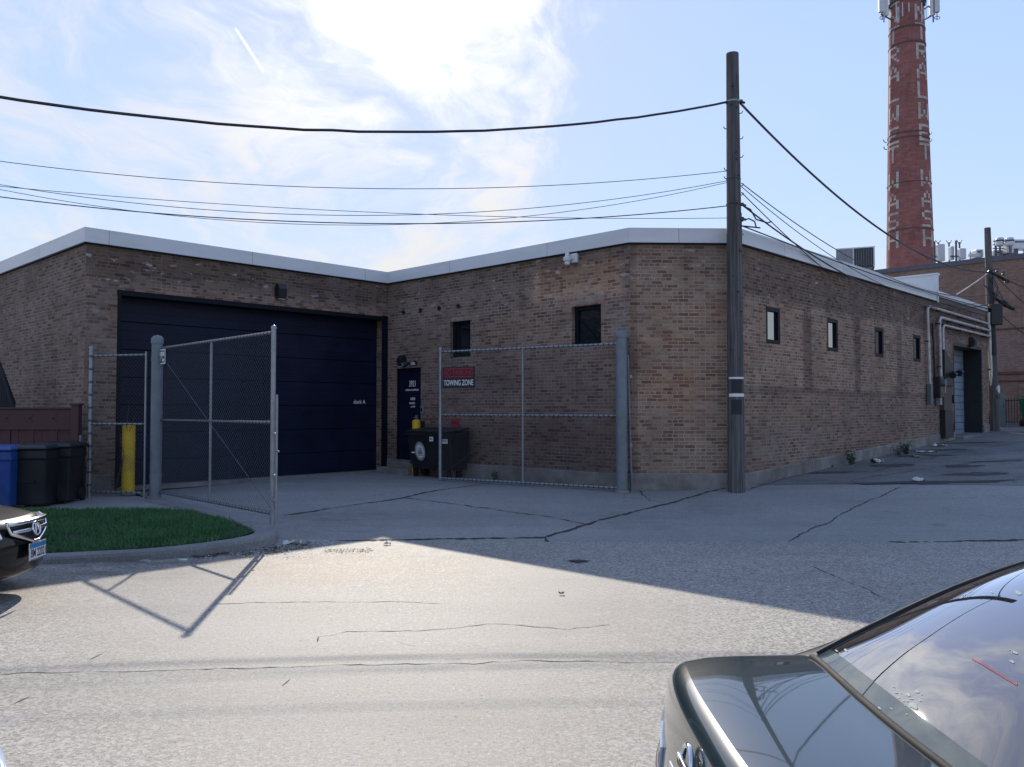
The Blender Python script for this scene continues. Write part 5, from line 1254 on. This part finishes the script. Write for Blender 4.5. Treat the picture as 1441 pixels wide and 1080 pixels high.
# leaf and twig drift in the gutter: nobody could count it
r = random.Random(9); mb = MB()
for i in range(1500):
    f = r.random(); px = 268+170*f+r.gauss(0, 8); 
    if r.random() < .35: px = r.uniform(268, 330)
    base = 787-18*((px-268)/170.); py = base + r.gauss(0, 3.0) - (3 if px < 330 else 0)
    p = gp(px, py); p.z += .012+abs(r.gauss(0, .012)); a = r.uniform(0, 2*PI); l = r.uniform(.008, .03); w = l*r.uniform(.2, .7); d = V((math.cos(a), math.sin(a), r.uniform(-.3,.5)))*l; s = V((-math.sin(a), math.cos(a), r.uniform(-.4,.4)))*w
    mb.face([p-d, p+s, p+d, p-s])
for i in range(260):
    p = gp(r.uniform(455, 525), r.gauss(776, 2.0)); p.z += .012; a = r.uniform(0, 2*PI); l = r.uniform(.006, .02); d = V((math.cos(a), math.sin(a), .2))*l; s = V((-math.sin(a), math.cos(a), .1))*l*.5; mb.face([p-d, p+s, p+d, p-s])
tag(mb.build('leaf_litter', M['leaf_litter'], fixn=False), 'drift of dead leaves and twigs in the gutter beside the kerb tip', 'leaf litter', kind='stuff')
r = random.Random(19); mb = MB()
for i in range(260):
    p = gp(r.uniform(275, 440), r.gauss(781-.0, 4) ); 
    p = gp(r.uniform(275, 440), 0) if False else p
    p.z += .02; a = r.uniform(0, 2*PI); l = r.uniform(.006, .02); d = V((math.cos(a), math.sin(a), .1))*l; s = V((-math.sin(a), math.cos(a), .2))*l*.6; mb.face([p-d, p+s, p+d, p-s])
tag(mb.build('paper_crumbs', M['paper'], fixn=False), 'pale crumbs of paper scattered among the dead leaves in the gutter', 'litter', kind='stuff')
# ------------------------------------------------------------------ cars
def curve(pts):
    """smooth monotone-ish interpolation through (x, y) points"""
    def fn(x):
        if x <= pts[0][0]: return pts[0][1]
        if x >= pts[-1][0]: return pts[-1][1]
        for i in range(len(pts)-1):
            if x <= pts[i+1][0]:
                x0, y0 = pts[i]; x1, y1 = pts[i+1]; h = x1-x0; t = (x-x0)/h
                m0 = (y1-pts[i-1][1])/(x1-pts[i-1][0]) if i > 0 else (y1-y0)/h
                m1 = (pts[i+2][1]-y0)/(pts[i+2][0]-x0) if i+2 < len(pts) else (y1-y0)/h
                return (2*t**3-3*t*t+1)*y0+(t**3-2*t*t+t)*h*m0+(-2*t**3+3*t*t)*y1+(t**3-t*t)*h*m1
    return fn
def sgnpow(a, p): return math.copysign(abs(a)**p, a)
class Car:
    """sedan in its own axes: x from tail to nose, y to the left, z up"""
    def __init__(s, L, W, T, Wf, glass, roofz, belt_n=5., rr=.07, rf=.10, cr=.16, cf=.42, rk_f=.10, rk_r=.05, nose_pow=2.2):
        s.L, s.W = L, W; s.T, s.Wf = curve(T), curve(Wf); s.R = curve(roofz); s.glass = glass; s.n = belt_n
        s.rr, s.rf, s.cr, s.cf, s.rkf, s.rkr, s.np = rr, rf, cr, cf, rk_f, rk_r, nose_pow
        s.zc = .56
    def deform(s, p):
        x, y, z = p; w = s.W/2
        f = clamp((x-(s.L-1.4))/1.4); f = f*f*(3-2*f); x -= (s.cf*min(1.3, abs(y)/w)**s.np + s.rkf*max(0, (z-.55))/.25*.6 - .03*max(0, (.45-z))/-.2)*f
        r = clamp((1.2-p[0])/1.2); r = r*r*(3-2*r); x += (s.cr*min(1.3, abs(y)/w)**3 + s.rkr*max(0, z-.6)/.4)*r
        return V((x, y, z))
    def ring(s, x, sc, ins):
        """section at x; ins = inset of the rounded ends, sc = scale for cap rings"""
        w = s.Wf(x)*s.W/2-ins; T = s.T(x)-ins; zb = .21+ins*.6; out = []
        for ph in s.phis:
            c, sn = math.cos(ph), math.sin(ph)
            if c >= 0:
                z = s.zc+(T-s.zc)*c**(2/s.n); y = w*sgnpow(sn, 2/s.n); k = clamp((z-s.zc)/(T-s.zc)); y *= 1-.085*k*k
            else:
                z = s.zc-(s.zc-zb)*(-c)**(2/4.); y = w*sgnpow(sn, 2/4.); k = clamp((s.zc-z)/(s.zc-zb)); y *= 1-.10*k*k
            out.append(s.deform((x, y*sc, s.zc+(z-s.zc)*sc)))
        return out
    def body(s, classify, root, mats):
        half = [0, .002, .012, .04, .09, .16, .25, .36, .48, .60, .72, .84, .96, 1.08, 1.2, 1.32, 1.42, 1.5, 1.55]
        up = [h for h in half]; lo = [PI-h for h in (.0, .05, .2, .4, .6, .8, 1.0, 1.2, 1.38, 1.5)]
        pos = up + lo[::-1]; s.phis = [-p for p in pos[::-1] if 0 < p < PI] + pos
        xs = []
        K = 7
        for i in range(K+1): e = i/K; xs.append((s.rr*e*e, s.rr*(1-math.sqrt(max(0, 1-(1-e*e)**2)))))
        m = 66
        for i in range(1, m): xs.append((s.rr+(s.L-s.rr-s.rf)*i/m, 0))
        for i in range(K+1): e = 1-i/K; xs.append((s.L-s.rf*e*e, s.rf*(1-math.sqrt(max(0, 1-(1-e*e)**2)))))
        rings = [(xs[0][0], s.ring(0, k, s.rr)) for k in (.02, .15, .3, .45, .6, .75, .88)] + [(x, s.ring(x, 1, i)) for x, i in xs] + [(s.L, s.ring(s.L, k, s.rf)) for k in (.88, .75, .6, .45, .3, .15, .02)]
        parts = {}; n = len(s.phis)
        for (x0, a), (x1, b) in zip(rings, rings[1:]):
            for k in range(n):
                k2 = (k+1) % n; ph = (s.phis[k]+s.phis[k2])/2 if k2 else PI
                nm = classify((x0+x1)/2, ph); parts.setdefault(nm, MB()).face([a[k], a[k2], b[k2], b[k]])
        objs = {}
        for nm, mb in parts.items():
            objs[nm] = s.weld(mb, nm, mats.get(nm, mats['body']), root)
        return objs
    def weld(s, mb, nm, mat, par, ang=45):
        o = mb.build(nm, mat, par, local=True)
        bm = bmesh.new(); bm.from_mesh(o.data); bmesh.ops.remove_doubles(bm, verts=bm.verts, dist=1e-5)
        bmesh.ops.dissolve_degenerate(bm, dist=1e-5, edges=bm.edges); bmesh.ops.recalc_face_normals(bm, faces=bm.faces); bm.to_mesh(o.data); bm.free()
        o.data.polygons.foreach_set('use_smooth', [True]*len(o.data.polygons)); o.data.set_sharp_from_angle(angle=math.radians(ang)); return o
    def cabin_pt(s, x, ph, lift=0.):
        g = s.glass; zb = s.T(x)-.045; R = max(s.R(x), zb+.001); w = (g['w0']+(g['w1']-g['w0'])*clamp((x-g['x0'])/(g['x1']-g['x0'])))
        if x < g['x0']+1.0: w = g['wr']+(g['w1']-g['wr'])*clamp((x-g['x0'])/1.0)**.7
        c, sn = math.cos(ph), math.sin(ph); z = zb+(R-zb)*max(0, c)**(2/g['n']); y = w*sgnpow(sn, 2/g['n']); y *= 1-g['tumble']*max(0, z-.95)/.5
        z -= g['crown']*(y/.6)**2*clamp((R-zb)/.2)
        p = V((x, y, z)); 
        r = clamp((1.2-x)/1.2); r = r*r*(3-2*r); p.x += .06*(abs(y)/.7)**2*r
        return p + V((0, 0, lift))
    def cabin(s, classify, root, mats, xs, phs):
        parts = {}
        G = [[s.cabin_pt(x, p) for p in phs] for x in xs]
        for i in range(len(xs)-1):
            for k in range(len(phs)-1):
                nm = classify((xs[i]+xs[i+1])/2, (phs[k]+phs[k+1])/2); parts.setdefault(nm, MB()).face([G[i][k], G[i][k+1], G[i+1][k+1], G[i+1][k]])
        return {nm: s.weld(mb, nm, mats.get(nm, mats['body']), root, 60) for nm, mb in parts.items()}
    def wheels(s, root, xr, xf, tr, zw=.32):
        for x in (xr, xf):
            for sd in (1, -1):
                c = V((x, sd*(s.W/2-.13), zw)); mb = MB(); o = []
                prof = [(.21,-.10), (.30,-.11), (.322,-.08), (.325,0), (.322,.08), (.30,.11), (.21,.10)]; n = 28
                vs = [c+V((r_*math.cos(2*PI*k/n), h, r_*math.sin(2*PI*k/n))) for r_, h in prof for k in range(n)]
                fs = [(i*n+k, i*n+(k+1) % n, (i+1)*n+(k+1) % n, (i+1)*n+k) for i in range(len(prof)-1) for k in range(n)]; mb.faces(vs, fs)
                w = mb.build('wheel', M['rubber'], root, local=True, smooth=40)
                mb = MB(); q = c+V((0, sd*.085, 0))
                for k in range(7):
                    a = 2*PI*k/7; d = V((math.cos(a), 0, math.sin(a))); e = V((-math.sin(a), 0, math.cos(a))); mb.box(q+d*.12, (.20,.03,.05), (d, V((0,1,0)), e))
                mb.tube([q-V((0,.02,0)), q+V((0,.02,0))], .05, 12); mb.build('rim', M['galv'], w, local=True)
    def arch(s, x, root):
        for sd in (1, -1):
            mb = MB(); n = 24; y = sd*(s.W/2-.012); pts = [V((x+.40*math.cos(PI*k/n), y, .30+.40*math.sin(PI*k/n))) for k in range(n+1)]
            pts = [V((x+.40, y, .2))]+pts+[V((x-.40, y, .2))]; mb.prism(pts, V((0, sd*.014, 0))); mb.build('wheel_arch', M['rubber'], root, local=True)

def linsp(a, b, n): return [a+(b-a)*i/n for i in range(n+1)]
def trim_strip(car, pts, r, mat, name, root, fn):
    mb = MB(); mb.tube([fn(*p) for p in pts], r, 6); return mb.build(name, M[mat], root, local=True, smooth=60)

# --- near sedan, tail to the left, only its rear half is in view
NX, NY = .45, 2.26
carA = Car(4.82, 1.80, T=[(0,1.005), (.10,1.03), (.35,1.035), (.7,1.03), (1.2,1.0), (2.5,.97), (3.5,.98), (4.0,.93), (4.5,.83), (4.82,.72)],
           Wf=[(0,.93), (.3,.965), (.8,.99), (2,1.), (3.6,1.), (4.3,.97), (4.82,.90)],
           roofz=[(.50,1.005), (.62,1.085), (.80,1.195), (1.05,1.325), (1.30,1.425), (1.5,1.47), (1.75,1.495), (2.2,1.505), (2.6,1.475), (2.85,1.42), (3.2,1.24), (3.6,1.05), (3.8,.96)],
           glass=dict(x0=.50, x1=3.8, w0=.80, w1=.82, wr=.725, n=4.2, tumble=.20, crown=.02), rr=.05, cr=.13, rk_r=.05, belt_n=6.)
ra = thing('parked_car', 'dusty dark green sedan in the near right corner, tail and rear window towards the viewer', 'car', (NX, NY, .04))
def clsA(x, ph):
    a = abs(ph)
    if .055 < x < .56 and a < .78: return 'trunk_lid'
    if x < .3 and .3 < a < 1.2 and False: return 'tail_light'
    return 'body'
oa = carA.body(clsA, ra, {'body': M['paint_green'], 'trunk_lid': M['paint_green']})
phs = linsp(-PI/2, -1.22, 3) + linsp(-1.22, -.70, 6)[1:] + linsp(-.70, -.64, 1)[1:] + linsp(-.64, .64, 40)[1:] + linsp(.64, .70, 1)[1:] + linsp(.70, 1.22, 6)[1:] + linsp(1.22, PI/2, 3)[1:]
xs = linsp(.50, .60, 4) + linsp(.60, 1.40, 26)[1:] + linsp(1.40, 1.46, 1)[1:] + linsp(1.46, 2.80, 22)[1:] + linsp(2.80, 3.70, 20)[1:] + [3.8]
def clsCab(x, ph):
    a = abs(ph)
    if .60 < x < 1.40 and a < .64: return 'rear_window'
    if x < 1.46 and a < .70: return 'window_edge'
    if 2.80 < x < 3.70 and a < .70: return 'windshield'
    if 1.1 < x < 3.3 and .70 < a < 1.22: return 'side_window'
    return 'roof'
oc_ = carA.cabin(clsCab, ra, {'body': M['paint_green'], 'roof': M['paint_green'], 'rear_window': M['car_glass'], 'window_edge': M['frit'], 'windshield': M['car_glass_dark'], 'side_window': M['car_glass_dark']}, xs, phs)
cp = lambda x, ph: carA.cabin_pt(x, ph, .003)
for sg in (1, -1):
    trim_strip(carA, [(x, sg*.705) for x in linsp(.56, 1.47, 30)], .009, 'rubber', 'window_seal', ra, cp)
trim_strip(carA, [(1.463, p) for p in linsp(-.70, .70, 40)], .009, 'rubber', 'window_seal', ra, cp)
def bpnt(x, ph, lift=.0005, car=carA):
    w = car.Wf(x)*car.W/2; T = car.T(x); c, sn = math.cos(ph), math.sin(ph); z = car.zc+(T-car.zc)*max(0,c)**(2/car.n); y = w*sgnpow(sn, 2/car.n); k = clamp((z-car.zc)/(T-car.zc)); y *= 1-.085*k*k
    return car.deform((x, y, z)) + V((0,0,lift))
def bz(x, y, car=carA):
    w = car.Wf(x)*car.W/2; T = car.T(x); lo_, hi_ = 0., 1.5
    for _ in range(24):
        m_ = (lo_+hi_)/2
        if w*sgnpow(math.sin(m_), 2/car.n)*.93 < y: lo_ = m_
        else: hi_ = m_
    return bpnt(x, lo_, 0.).z
# heater lines and wiped splashes on the glass, tail marks
rr_ = random.Random(4); mb = MB()
def gl(x, y, lift=.003):
    lo_, hi_ = -.7, .7
    for _ in range(30):
        m_ = (lo_+hi_)/2
        if carA.cabin_pt(x, m_).y < y: lo_ = m_
        else: hi_ = m_
    return carA.cabin_pt(x, (lo_+hi_)/2, lift)
def glass_hit(px, py):
    """the spot on the rear glass that the photograph shows at this pixel"""
    def err(x, p):
        q = carA.cabin_pt(x, p); X, Y, Zz = q.x+NX, q.y+NY, q.z+.04-CAMZ
        d = Y*math.cos(TH)+Zz*math.sin(TH); return math.hypot(CX+F*X/d-px, CY-F*(Zz*math.cos(TH)-Y*math.sin(TH))/d-py)
    bx_, bp_, st = 1.0, 0., .4
    best = min(((err(.6+.04*i, -.64+.064*j), .6+.04*i, -.64+.064*j) for i in range(21) for j in range(21)))
    _, x, p = best; st = .03
    for _ in range(14):
        _, x, p = min((err(x+st*i, p+st*1.5*j), x+st*i, p+st*1.5*j) for i in (-1,0,1) for j in (-1,0,1)); st *= .62
    return carA.cabin_pt(x, p, .0012)
for (cx_, cy_, n_, sx, sy, sc) in ((1272, 982, 16, 17, 12, 4.5), (1262, 975, 1, 1, 1, 9), (1284, 994, 1, 1, 1, 10), (1418, 830, 2, 14, 5, 6), (1428, 925, 3, 9, 6, 6), (1185, 921, 3, 10, 3, 3)):
    for i in range(n_):
        ux, uy = cx_+rr_.gauss(0, sx), cy_+rr_.gauss(0, sy); l = sc*rr_.uniform(.3, 1.1); pts = []
        for k in range(9):
            b_ = 2*PI*k/9; q = rr_.uniform(.6, 1.25); du, dv = l*q*math.cos(b_), l*q*.42*math.sin(b_); pts.append(glass_hit(ux+du*.85-dv*.5, uy+du*.5+dv*.85))
        mb = MB(); mb.face(pts); mb.build('dried_splash', M['splat'], oc_['rear_window'], local=True)
mb = MB(); top_ = [glass_hit(1368+64*i/5, 925+38*i/5) for i in range(6)]; bot_ = [glass_hit(1367+64*i/5, 928+38*i/5) for i in range(6)]
for i in range(5): mb.face([top_[i], top_[i+1], bot_[i+1], bot_[i]])
mb.build('red_strip', M['red_lens'], oc_['rear_window'], local=True)
# dark gap where the glass meets the deck
gap = []
for p in linsp(-.72, .72, 48):
    lo_, hi_ = .50, .70
    for _ in range(24):
        m_ = (lo_+hi_)/2; q = carA.cabin_pt(m_, p)
        w_y = abs(q.y); zt_ = bpnt(m_, 0).z if w_y < .3 else bz(m_, w_y)
        if q.z < zt_: lo_ = m_
        else: hi_ = m_
    gap.append(carA.cabin_pt((lo_+hi_)/2, p, .001))
mb = MB(); mb.tube(gap, .011, 8); mb.build('window_seal', M['rubber'], ra, local=True, smooth=60)
# inside: shelf, high brake light, seat backs
mb = MB(); mb.obox((.66,-.60,.985), (.50,0,0), (0,1.2,0), (0,0,.03)); mb.build('parcel_shelf', M['interior'], ra, local=True)
mb = MB(); mb.obox((1.02,-.14,1.02), (.05,0,0), (0,.30,0), (0,0,.035)); mb.build('brake_light', M['red_lens'], ra, local=True, bevel=.006)
for y in (-.36, .36):
    mb = MB(); mb.prism([(1.17,y-.27,.7), (1.30,y-.27,.7), (1.34,y-.27,1.12), (1.24,y-.27,1.12)], (0,.54,0)); st = mb.build('seat_back', M['interior'], ra, local=True, bevel=.04)
    mb = MB(); mb.box((1.31, y, 1.19), (.08,.24,.12)); mb.build('headrest', M['interior'], st, local=True, bevel=.03)
mb = MB(); mb.box((2.2, 0, .62), (3.0, 1.45, .5)); mb.build('cabin_floor', M['interior'], ra, local=True, bevel=.02)
# trunk seams
for sg in (1, -1): trim_strip(carA, [(x, sg*.79) for x in linsp(.06, .56, 24)], .0035, 'ink', 'trunk_seam', ra, bpnt)
def tailpt(y, z, off): return carA.deform((-off, y, z))
mb = MB(); n = 40
ringo = [tailpt(.052*math.cos(2*PI*k/n), .905+.052*math.sin(2*PI*k/n), .020) for k in range(n+1)]; mb.tube(ringo, .008, 8); bd = mb.build('badge', M['chrome'], ra, local=True, smooth=60)
mb = MB(); c0, c1 = tailpt(-.062, .905, .022), tailpt(.062, .905, .022); mb.obox(c0-Z*.014, c1-c0, V((-.012,0,0)), Z*.028); br_ = mb.build('badge_bar', M['chrome'], bd, local=True, bevel=.003)
mb = MB()
for k in range(6): 
    y = -.043+k*.0155; p = tailpt(y, .897, .0352); mb.obox(p, V((0,.008,0)), V((-.001,0,0)), Z*.016)
mb.build('badge_marks', M['ink'], br_, local=True)
for sg in (1, -1):
    mb = MB(); P4 = []
    for (y, z) in ((.46,.62), (.46,.77), (.6,.80), (.76,.79), (.78,.68), (.7,.62)): P4.append((y*sg, z))
    fr = [tailpt(y, z, .004) for y, z in P4]; mb.face(fr); mb.tube(fr+[fr[0]], .006, 6); mb.build('tail_light', M['lens'], ra, local=True)
mb = MB(); p = [tailpt(y, .67, .004) for y in linsp(-.80, .80, 30)]; mb.tube(p, .006, 6); mb.build('bumper_seam', M['ink'], ra, local=True)
mb = MB(); a_ = tailpt(0, .78, .018); mb.obox(a_+V((0,-.155,-.075)), (0,.31,0), (-.004,0,0), (0,0,.15)); mb.build('number_plate', M['plate_white'], ra, local=True)
carA.wheels(ra, .98, 3.78, .32, .28); carA.arch(.98, ra); carA.arch(3.78, ra)

# --- black sedan at the left, nose to the right
def front_car(name_label, pos, rz, paint, detail=True, T=None, cf=.42, W_=1.84):
    car = Car(4.75, W_, T=T or [(0,.98), (.5,1.02), (1.1,1.0), (2.5,.96), (3.3,.97), (3.7,.935), (4.1,.885), (4.45,.83), (4.65,.785), (4.75,.75)],
           Wf=[(0,.92), (.5,.98), (2,1.), (3.6,1.), (4.3,.985), (4.75,.95)],
           roofz=[(.55,1.0), (.9,1.18), (1.5,1.41), (2.1,1.45), (2.5,1.42), (2.8,1.33), (3.2,1.13), (3.5,.97), (3.6,.92)],
           glass=dict(x0=.55, x1=3.6, w0=.82, w1=.82, wr=.76, n=3.4, tumble=.22, crown=.03), rf=.10, cf=cf, rk_f=.10, belt_n=5.)
    rt = thing('parked_car', name_label, 'car', pos, rz)
    def cls(x, ph):
        if 3.35 < x < 4.62 and abs(ph) < .62: return 'hood'
        return 'body'
    car.body(cls, rt, {'body': paint, 'hood': paint})
    ph2 = linsp(-PI/2, -1.22, 3)+linsp(-1.22, -.7, 5)[1:]+linsp(-.7, .7, 20)[1:]+linsp(.7, 1.22, 5)[1:]+linsp(1.22, PI/2, 3)[1:]
    def cc2(x, ph):
        a = abs(ph)
        if .65 < x < 1.42 and a < .7: return 'rear_window'
        if 2.55 < x < 3.5 and a < .7: return 'windshield'
        if 1.1 < x < 3.1 and .7 < a < 1.22: return 'side_window'
        return 'roof'
    car.cabin(cc2, rt, {'body': paint, 'roof': paint, 'rear_window': M['car_glass_dark'], 'windshield': M['car_glass_dark'], 'side_window': M['car_glass_dark']}, linsp(.55, .65, 2)+linsp(.65, 1.42, 12)[1:]+linsp(1.42, 2.55, 12)[1:]+linsp(2.55, 3.5, 16)[1:]+[3.6], ph2)
    car.wheels(rt, .95, 3.83, .32); car.arch(.95, rt); car.arch(3.83, rt)
    N = lambda y, z, off=0.: car.deform((car.L+off, y, z))
    Lz = car.L
    for sg in (1, -1):
        mb = MB(); P6 = [(.42,.63), (.44,.71), (.62,.735), (.80,.745), (.845,.70), (.78,.62), (.6,.60)]
        n_ = len(P6); c = N(.62*sg, .71, .035); f_ = [N(y*sg, z, .022) for y, z in P6]; b_ = [N(y*sg, z, -.08) for y, z in P6]
        for k in range(n_): mb.face([f_[k], f_[(k+1) % n_], c]); mb.face([b_[k], b_[(k+1) % n_], f_[(k+1) % n_], f_[k]])
        hl = mb.build('headlight', M['lens'], rt, local=True, smooth=30)
        mb = MB(); mb.tube(f_+[f_[0]], .008, 6); mb.build('headlight_rim', M['chrome'], hl, local=True)
    # lower intake
    mb = MB(); q = [(-.52,.30), (.52,.30), (.45,.42), (-.45,.42)]; fr = [N(y, z, .010) for y, z in q]; mb.face(fr); mb.build('lower_intake', M['rubber'], rt, local=True)
    if not detail: return car, rt
    # grille: chrome pentagon frame, dark inside, one thick bar and the emblem
    G5 = [(-.36,.765), (.36,.765), (.335,.66), (.05,.555), (-.05,.555), (-.335,.66)]
    mb = MB(); fr = []
    for i in range(len(G5)):
        a, b = G5[i], G5[(i+1) % len(G5)]
        for k in range(6): fr.append((a[0]+(b[0]-a[0])*k/6, a[1]+(b[1]-a[1])*k/6))
    inn = [N(y*.97, z, .018) for y, z in fr]; ce = N(0, .68, .012)
    for k in range(len(inn)): mb.face([inn[k], inn[(k+1) % len(inn)], ce])
    g0 = mb.build('grille', M['grille'], rt, local=True)
    mb = MB(); o_ = [N(y, z, .042) for y, z in fr]; mb.tube(o_+[o_[0]], .016, 8); top = [N(y, .752, .048) for y in linsp(-.36, .36, 14)]; mb.tube(top, .024, 8); mb.build('grille_frame', M['chrome'], g0, local=True, smooth=60)
    mb = MB(); mb.tube([N(y, .672, .045) for y in linsp(-.32, .32, 14)], .021, 8); mb.build('grille_bar', M['chrome'], g0, local=True, smooth=60)
    mb = MB()
    for z in (.60, .64, .71): mb.tube([N(y, z, .03) for y in linsp(-.30 if z > .63 else -.16, .30 if z > .63 else .16, 10)], .006, 6)
    mb.build('grille_slat', M['black'], g0, local=True)
    mb = MB(); n_ = 28; e = [N(.068*math.cos(2*PI*k/n_), .677+.062*math.sin(2*PI*k/n_), .075) for k in range(n_)]; mb.tube(e+[e[0]], .010, 8)
    # caliper-like A inside a ring
    A1, A2 = N(0, .725, .075), N(-.036, .632, .075); A3 = N(.036, .632, .075); mb.tube([A1+V((0,-.012,0)), A2], .009, 6); mb.tube([A1+V((0,.012,0)), A3], .009, 6); mb.tube([N(-.018,.672,.075), N(.018,.672,.075)], .007, 6)
    mb.build('emblem', M['chrome'], g0, local=True, smooth=50)
    # plate
    pc = N(0, .455, .055); 
    mb = MB(); mb.box(pc, (.012,.325,.175)); fr_p = mb.build('plate_frame', M['chrome'], rt, local=True, bevel=.004)
    mb = MB(); mb.box(pc+V((.0075,0,-.020)), (.003,.300,.105)); mb.build('plate_face', M['plate_white'], fr_p, local=True)
    mb = MB(); mb.box(pc+V((.0075,0,.055)), (.003,.300,.045)); mb.build('plate_sky', M['plate_blue'], fr_p, local=True)
    o = text_mesh('lettering', 'BM 22021', pc+V((.010,-.14,-.058)), (0,1,0), Z, .28, .085, M['ink'], None, .001); o.parent = fr_p
    mb = MB(); mb.box((car.L-1.3, 0, .5), (1.2, 1.4, .5)); 
    return car, rt
rzb = math.radians(3)
nose = at(40, 743, 8.45)
ca, sa = math.cos(rzb), math.sin(rzb)
posb = (nose.x+.09-4.80*ca, nose.y-4.80*sa, .03)
front_car('black sedan at the left edge with chrome pentagon grille and blue and white plate', posb, rzb, M['paint_black'])
# --- silver car, only its far front corner shows bottom left
front_car('silver car of which one front corner shows at the bottom left edge', (-1.445-4.75, 2.12, 0), 0., M['paint_silver'], detail=False, W_=1.82,
    T=[(0,.98), (.5,1.02), (1.1,1.0), (2.5,.96), (3.3,.98), (3.9,.95), (4.4,.90), (4.75,.82)])

# --- tree to the left of the view; the window over the right gate leaf mirrors it
def tree(loc, h, cr, seed, label):
    r = random.Random(seed); t = thing('street_tree', label, 'tree', loc); c = V(loc); mt = MB(); ml = MB()
    mt.tube([c-Z*.2, c+V((.1,.05,h*.2)), c+V((.05,.1,h*.42)), c+V((.2,0,h*.7))], .2, 10, rs=[.24,.19,.15,.06]); tips = []
    for i in range(16):
        a = r.uniform(0, 2*PI); z = h*r.uniform(.3, .62); e = c+V((math.cos(a)*cr*r.uniform(.5,.95), math.sin(a)*cr*r.uniform(.5,.95), z+h*r.uniform(.08,.33))); s0 = c+V((.1,.05,z)); md = s0.lerp(e, .5)+Z*.2
        mt.tube([s0, md, e], .05, 6, rs=[.08,.05,.015]); tips += [md, e, md.lerp(e, .6)]
    for i in range(12000):
        q = tips[r.randrange(len(tips))]+V((r.gauss(0,.5), r.gauss(0,.5), r.gauss(0,.42))); d = V((r.gauss(0,1), r.gauss(0,1), r.gauss(0,.7))).normalized()*r.uniform(.035,.07); s = d.cross(V((r.gauss(0,1), r.gauss(0,1), r.gauss(0,1)))).normalized()*d.length*.5
        ml.face([q-d, q+s, q+d, q-s])
    mt.build('trunk', M['bark'], t, smooth=60); ml.build('crown', M['weed'], t, fixn=False)
tree((-19.5, 12.9, .2), 7.5, 2.6, 3, 'leafy green tree mirrored in the window above the right gate leaf')
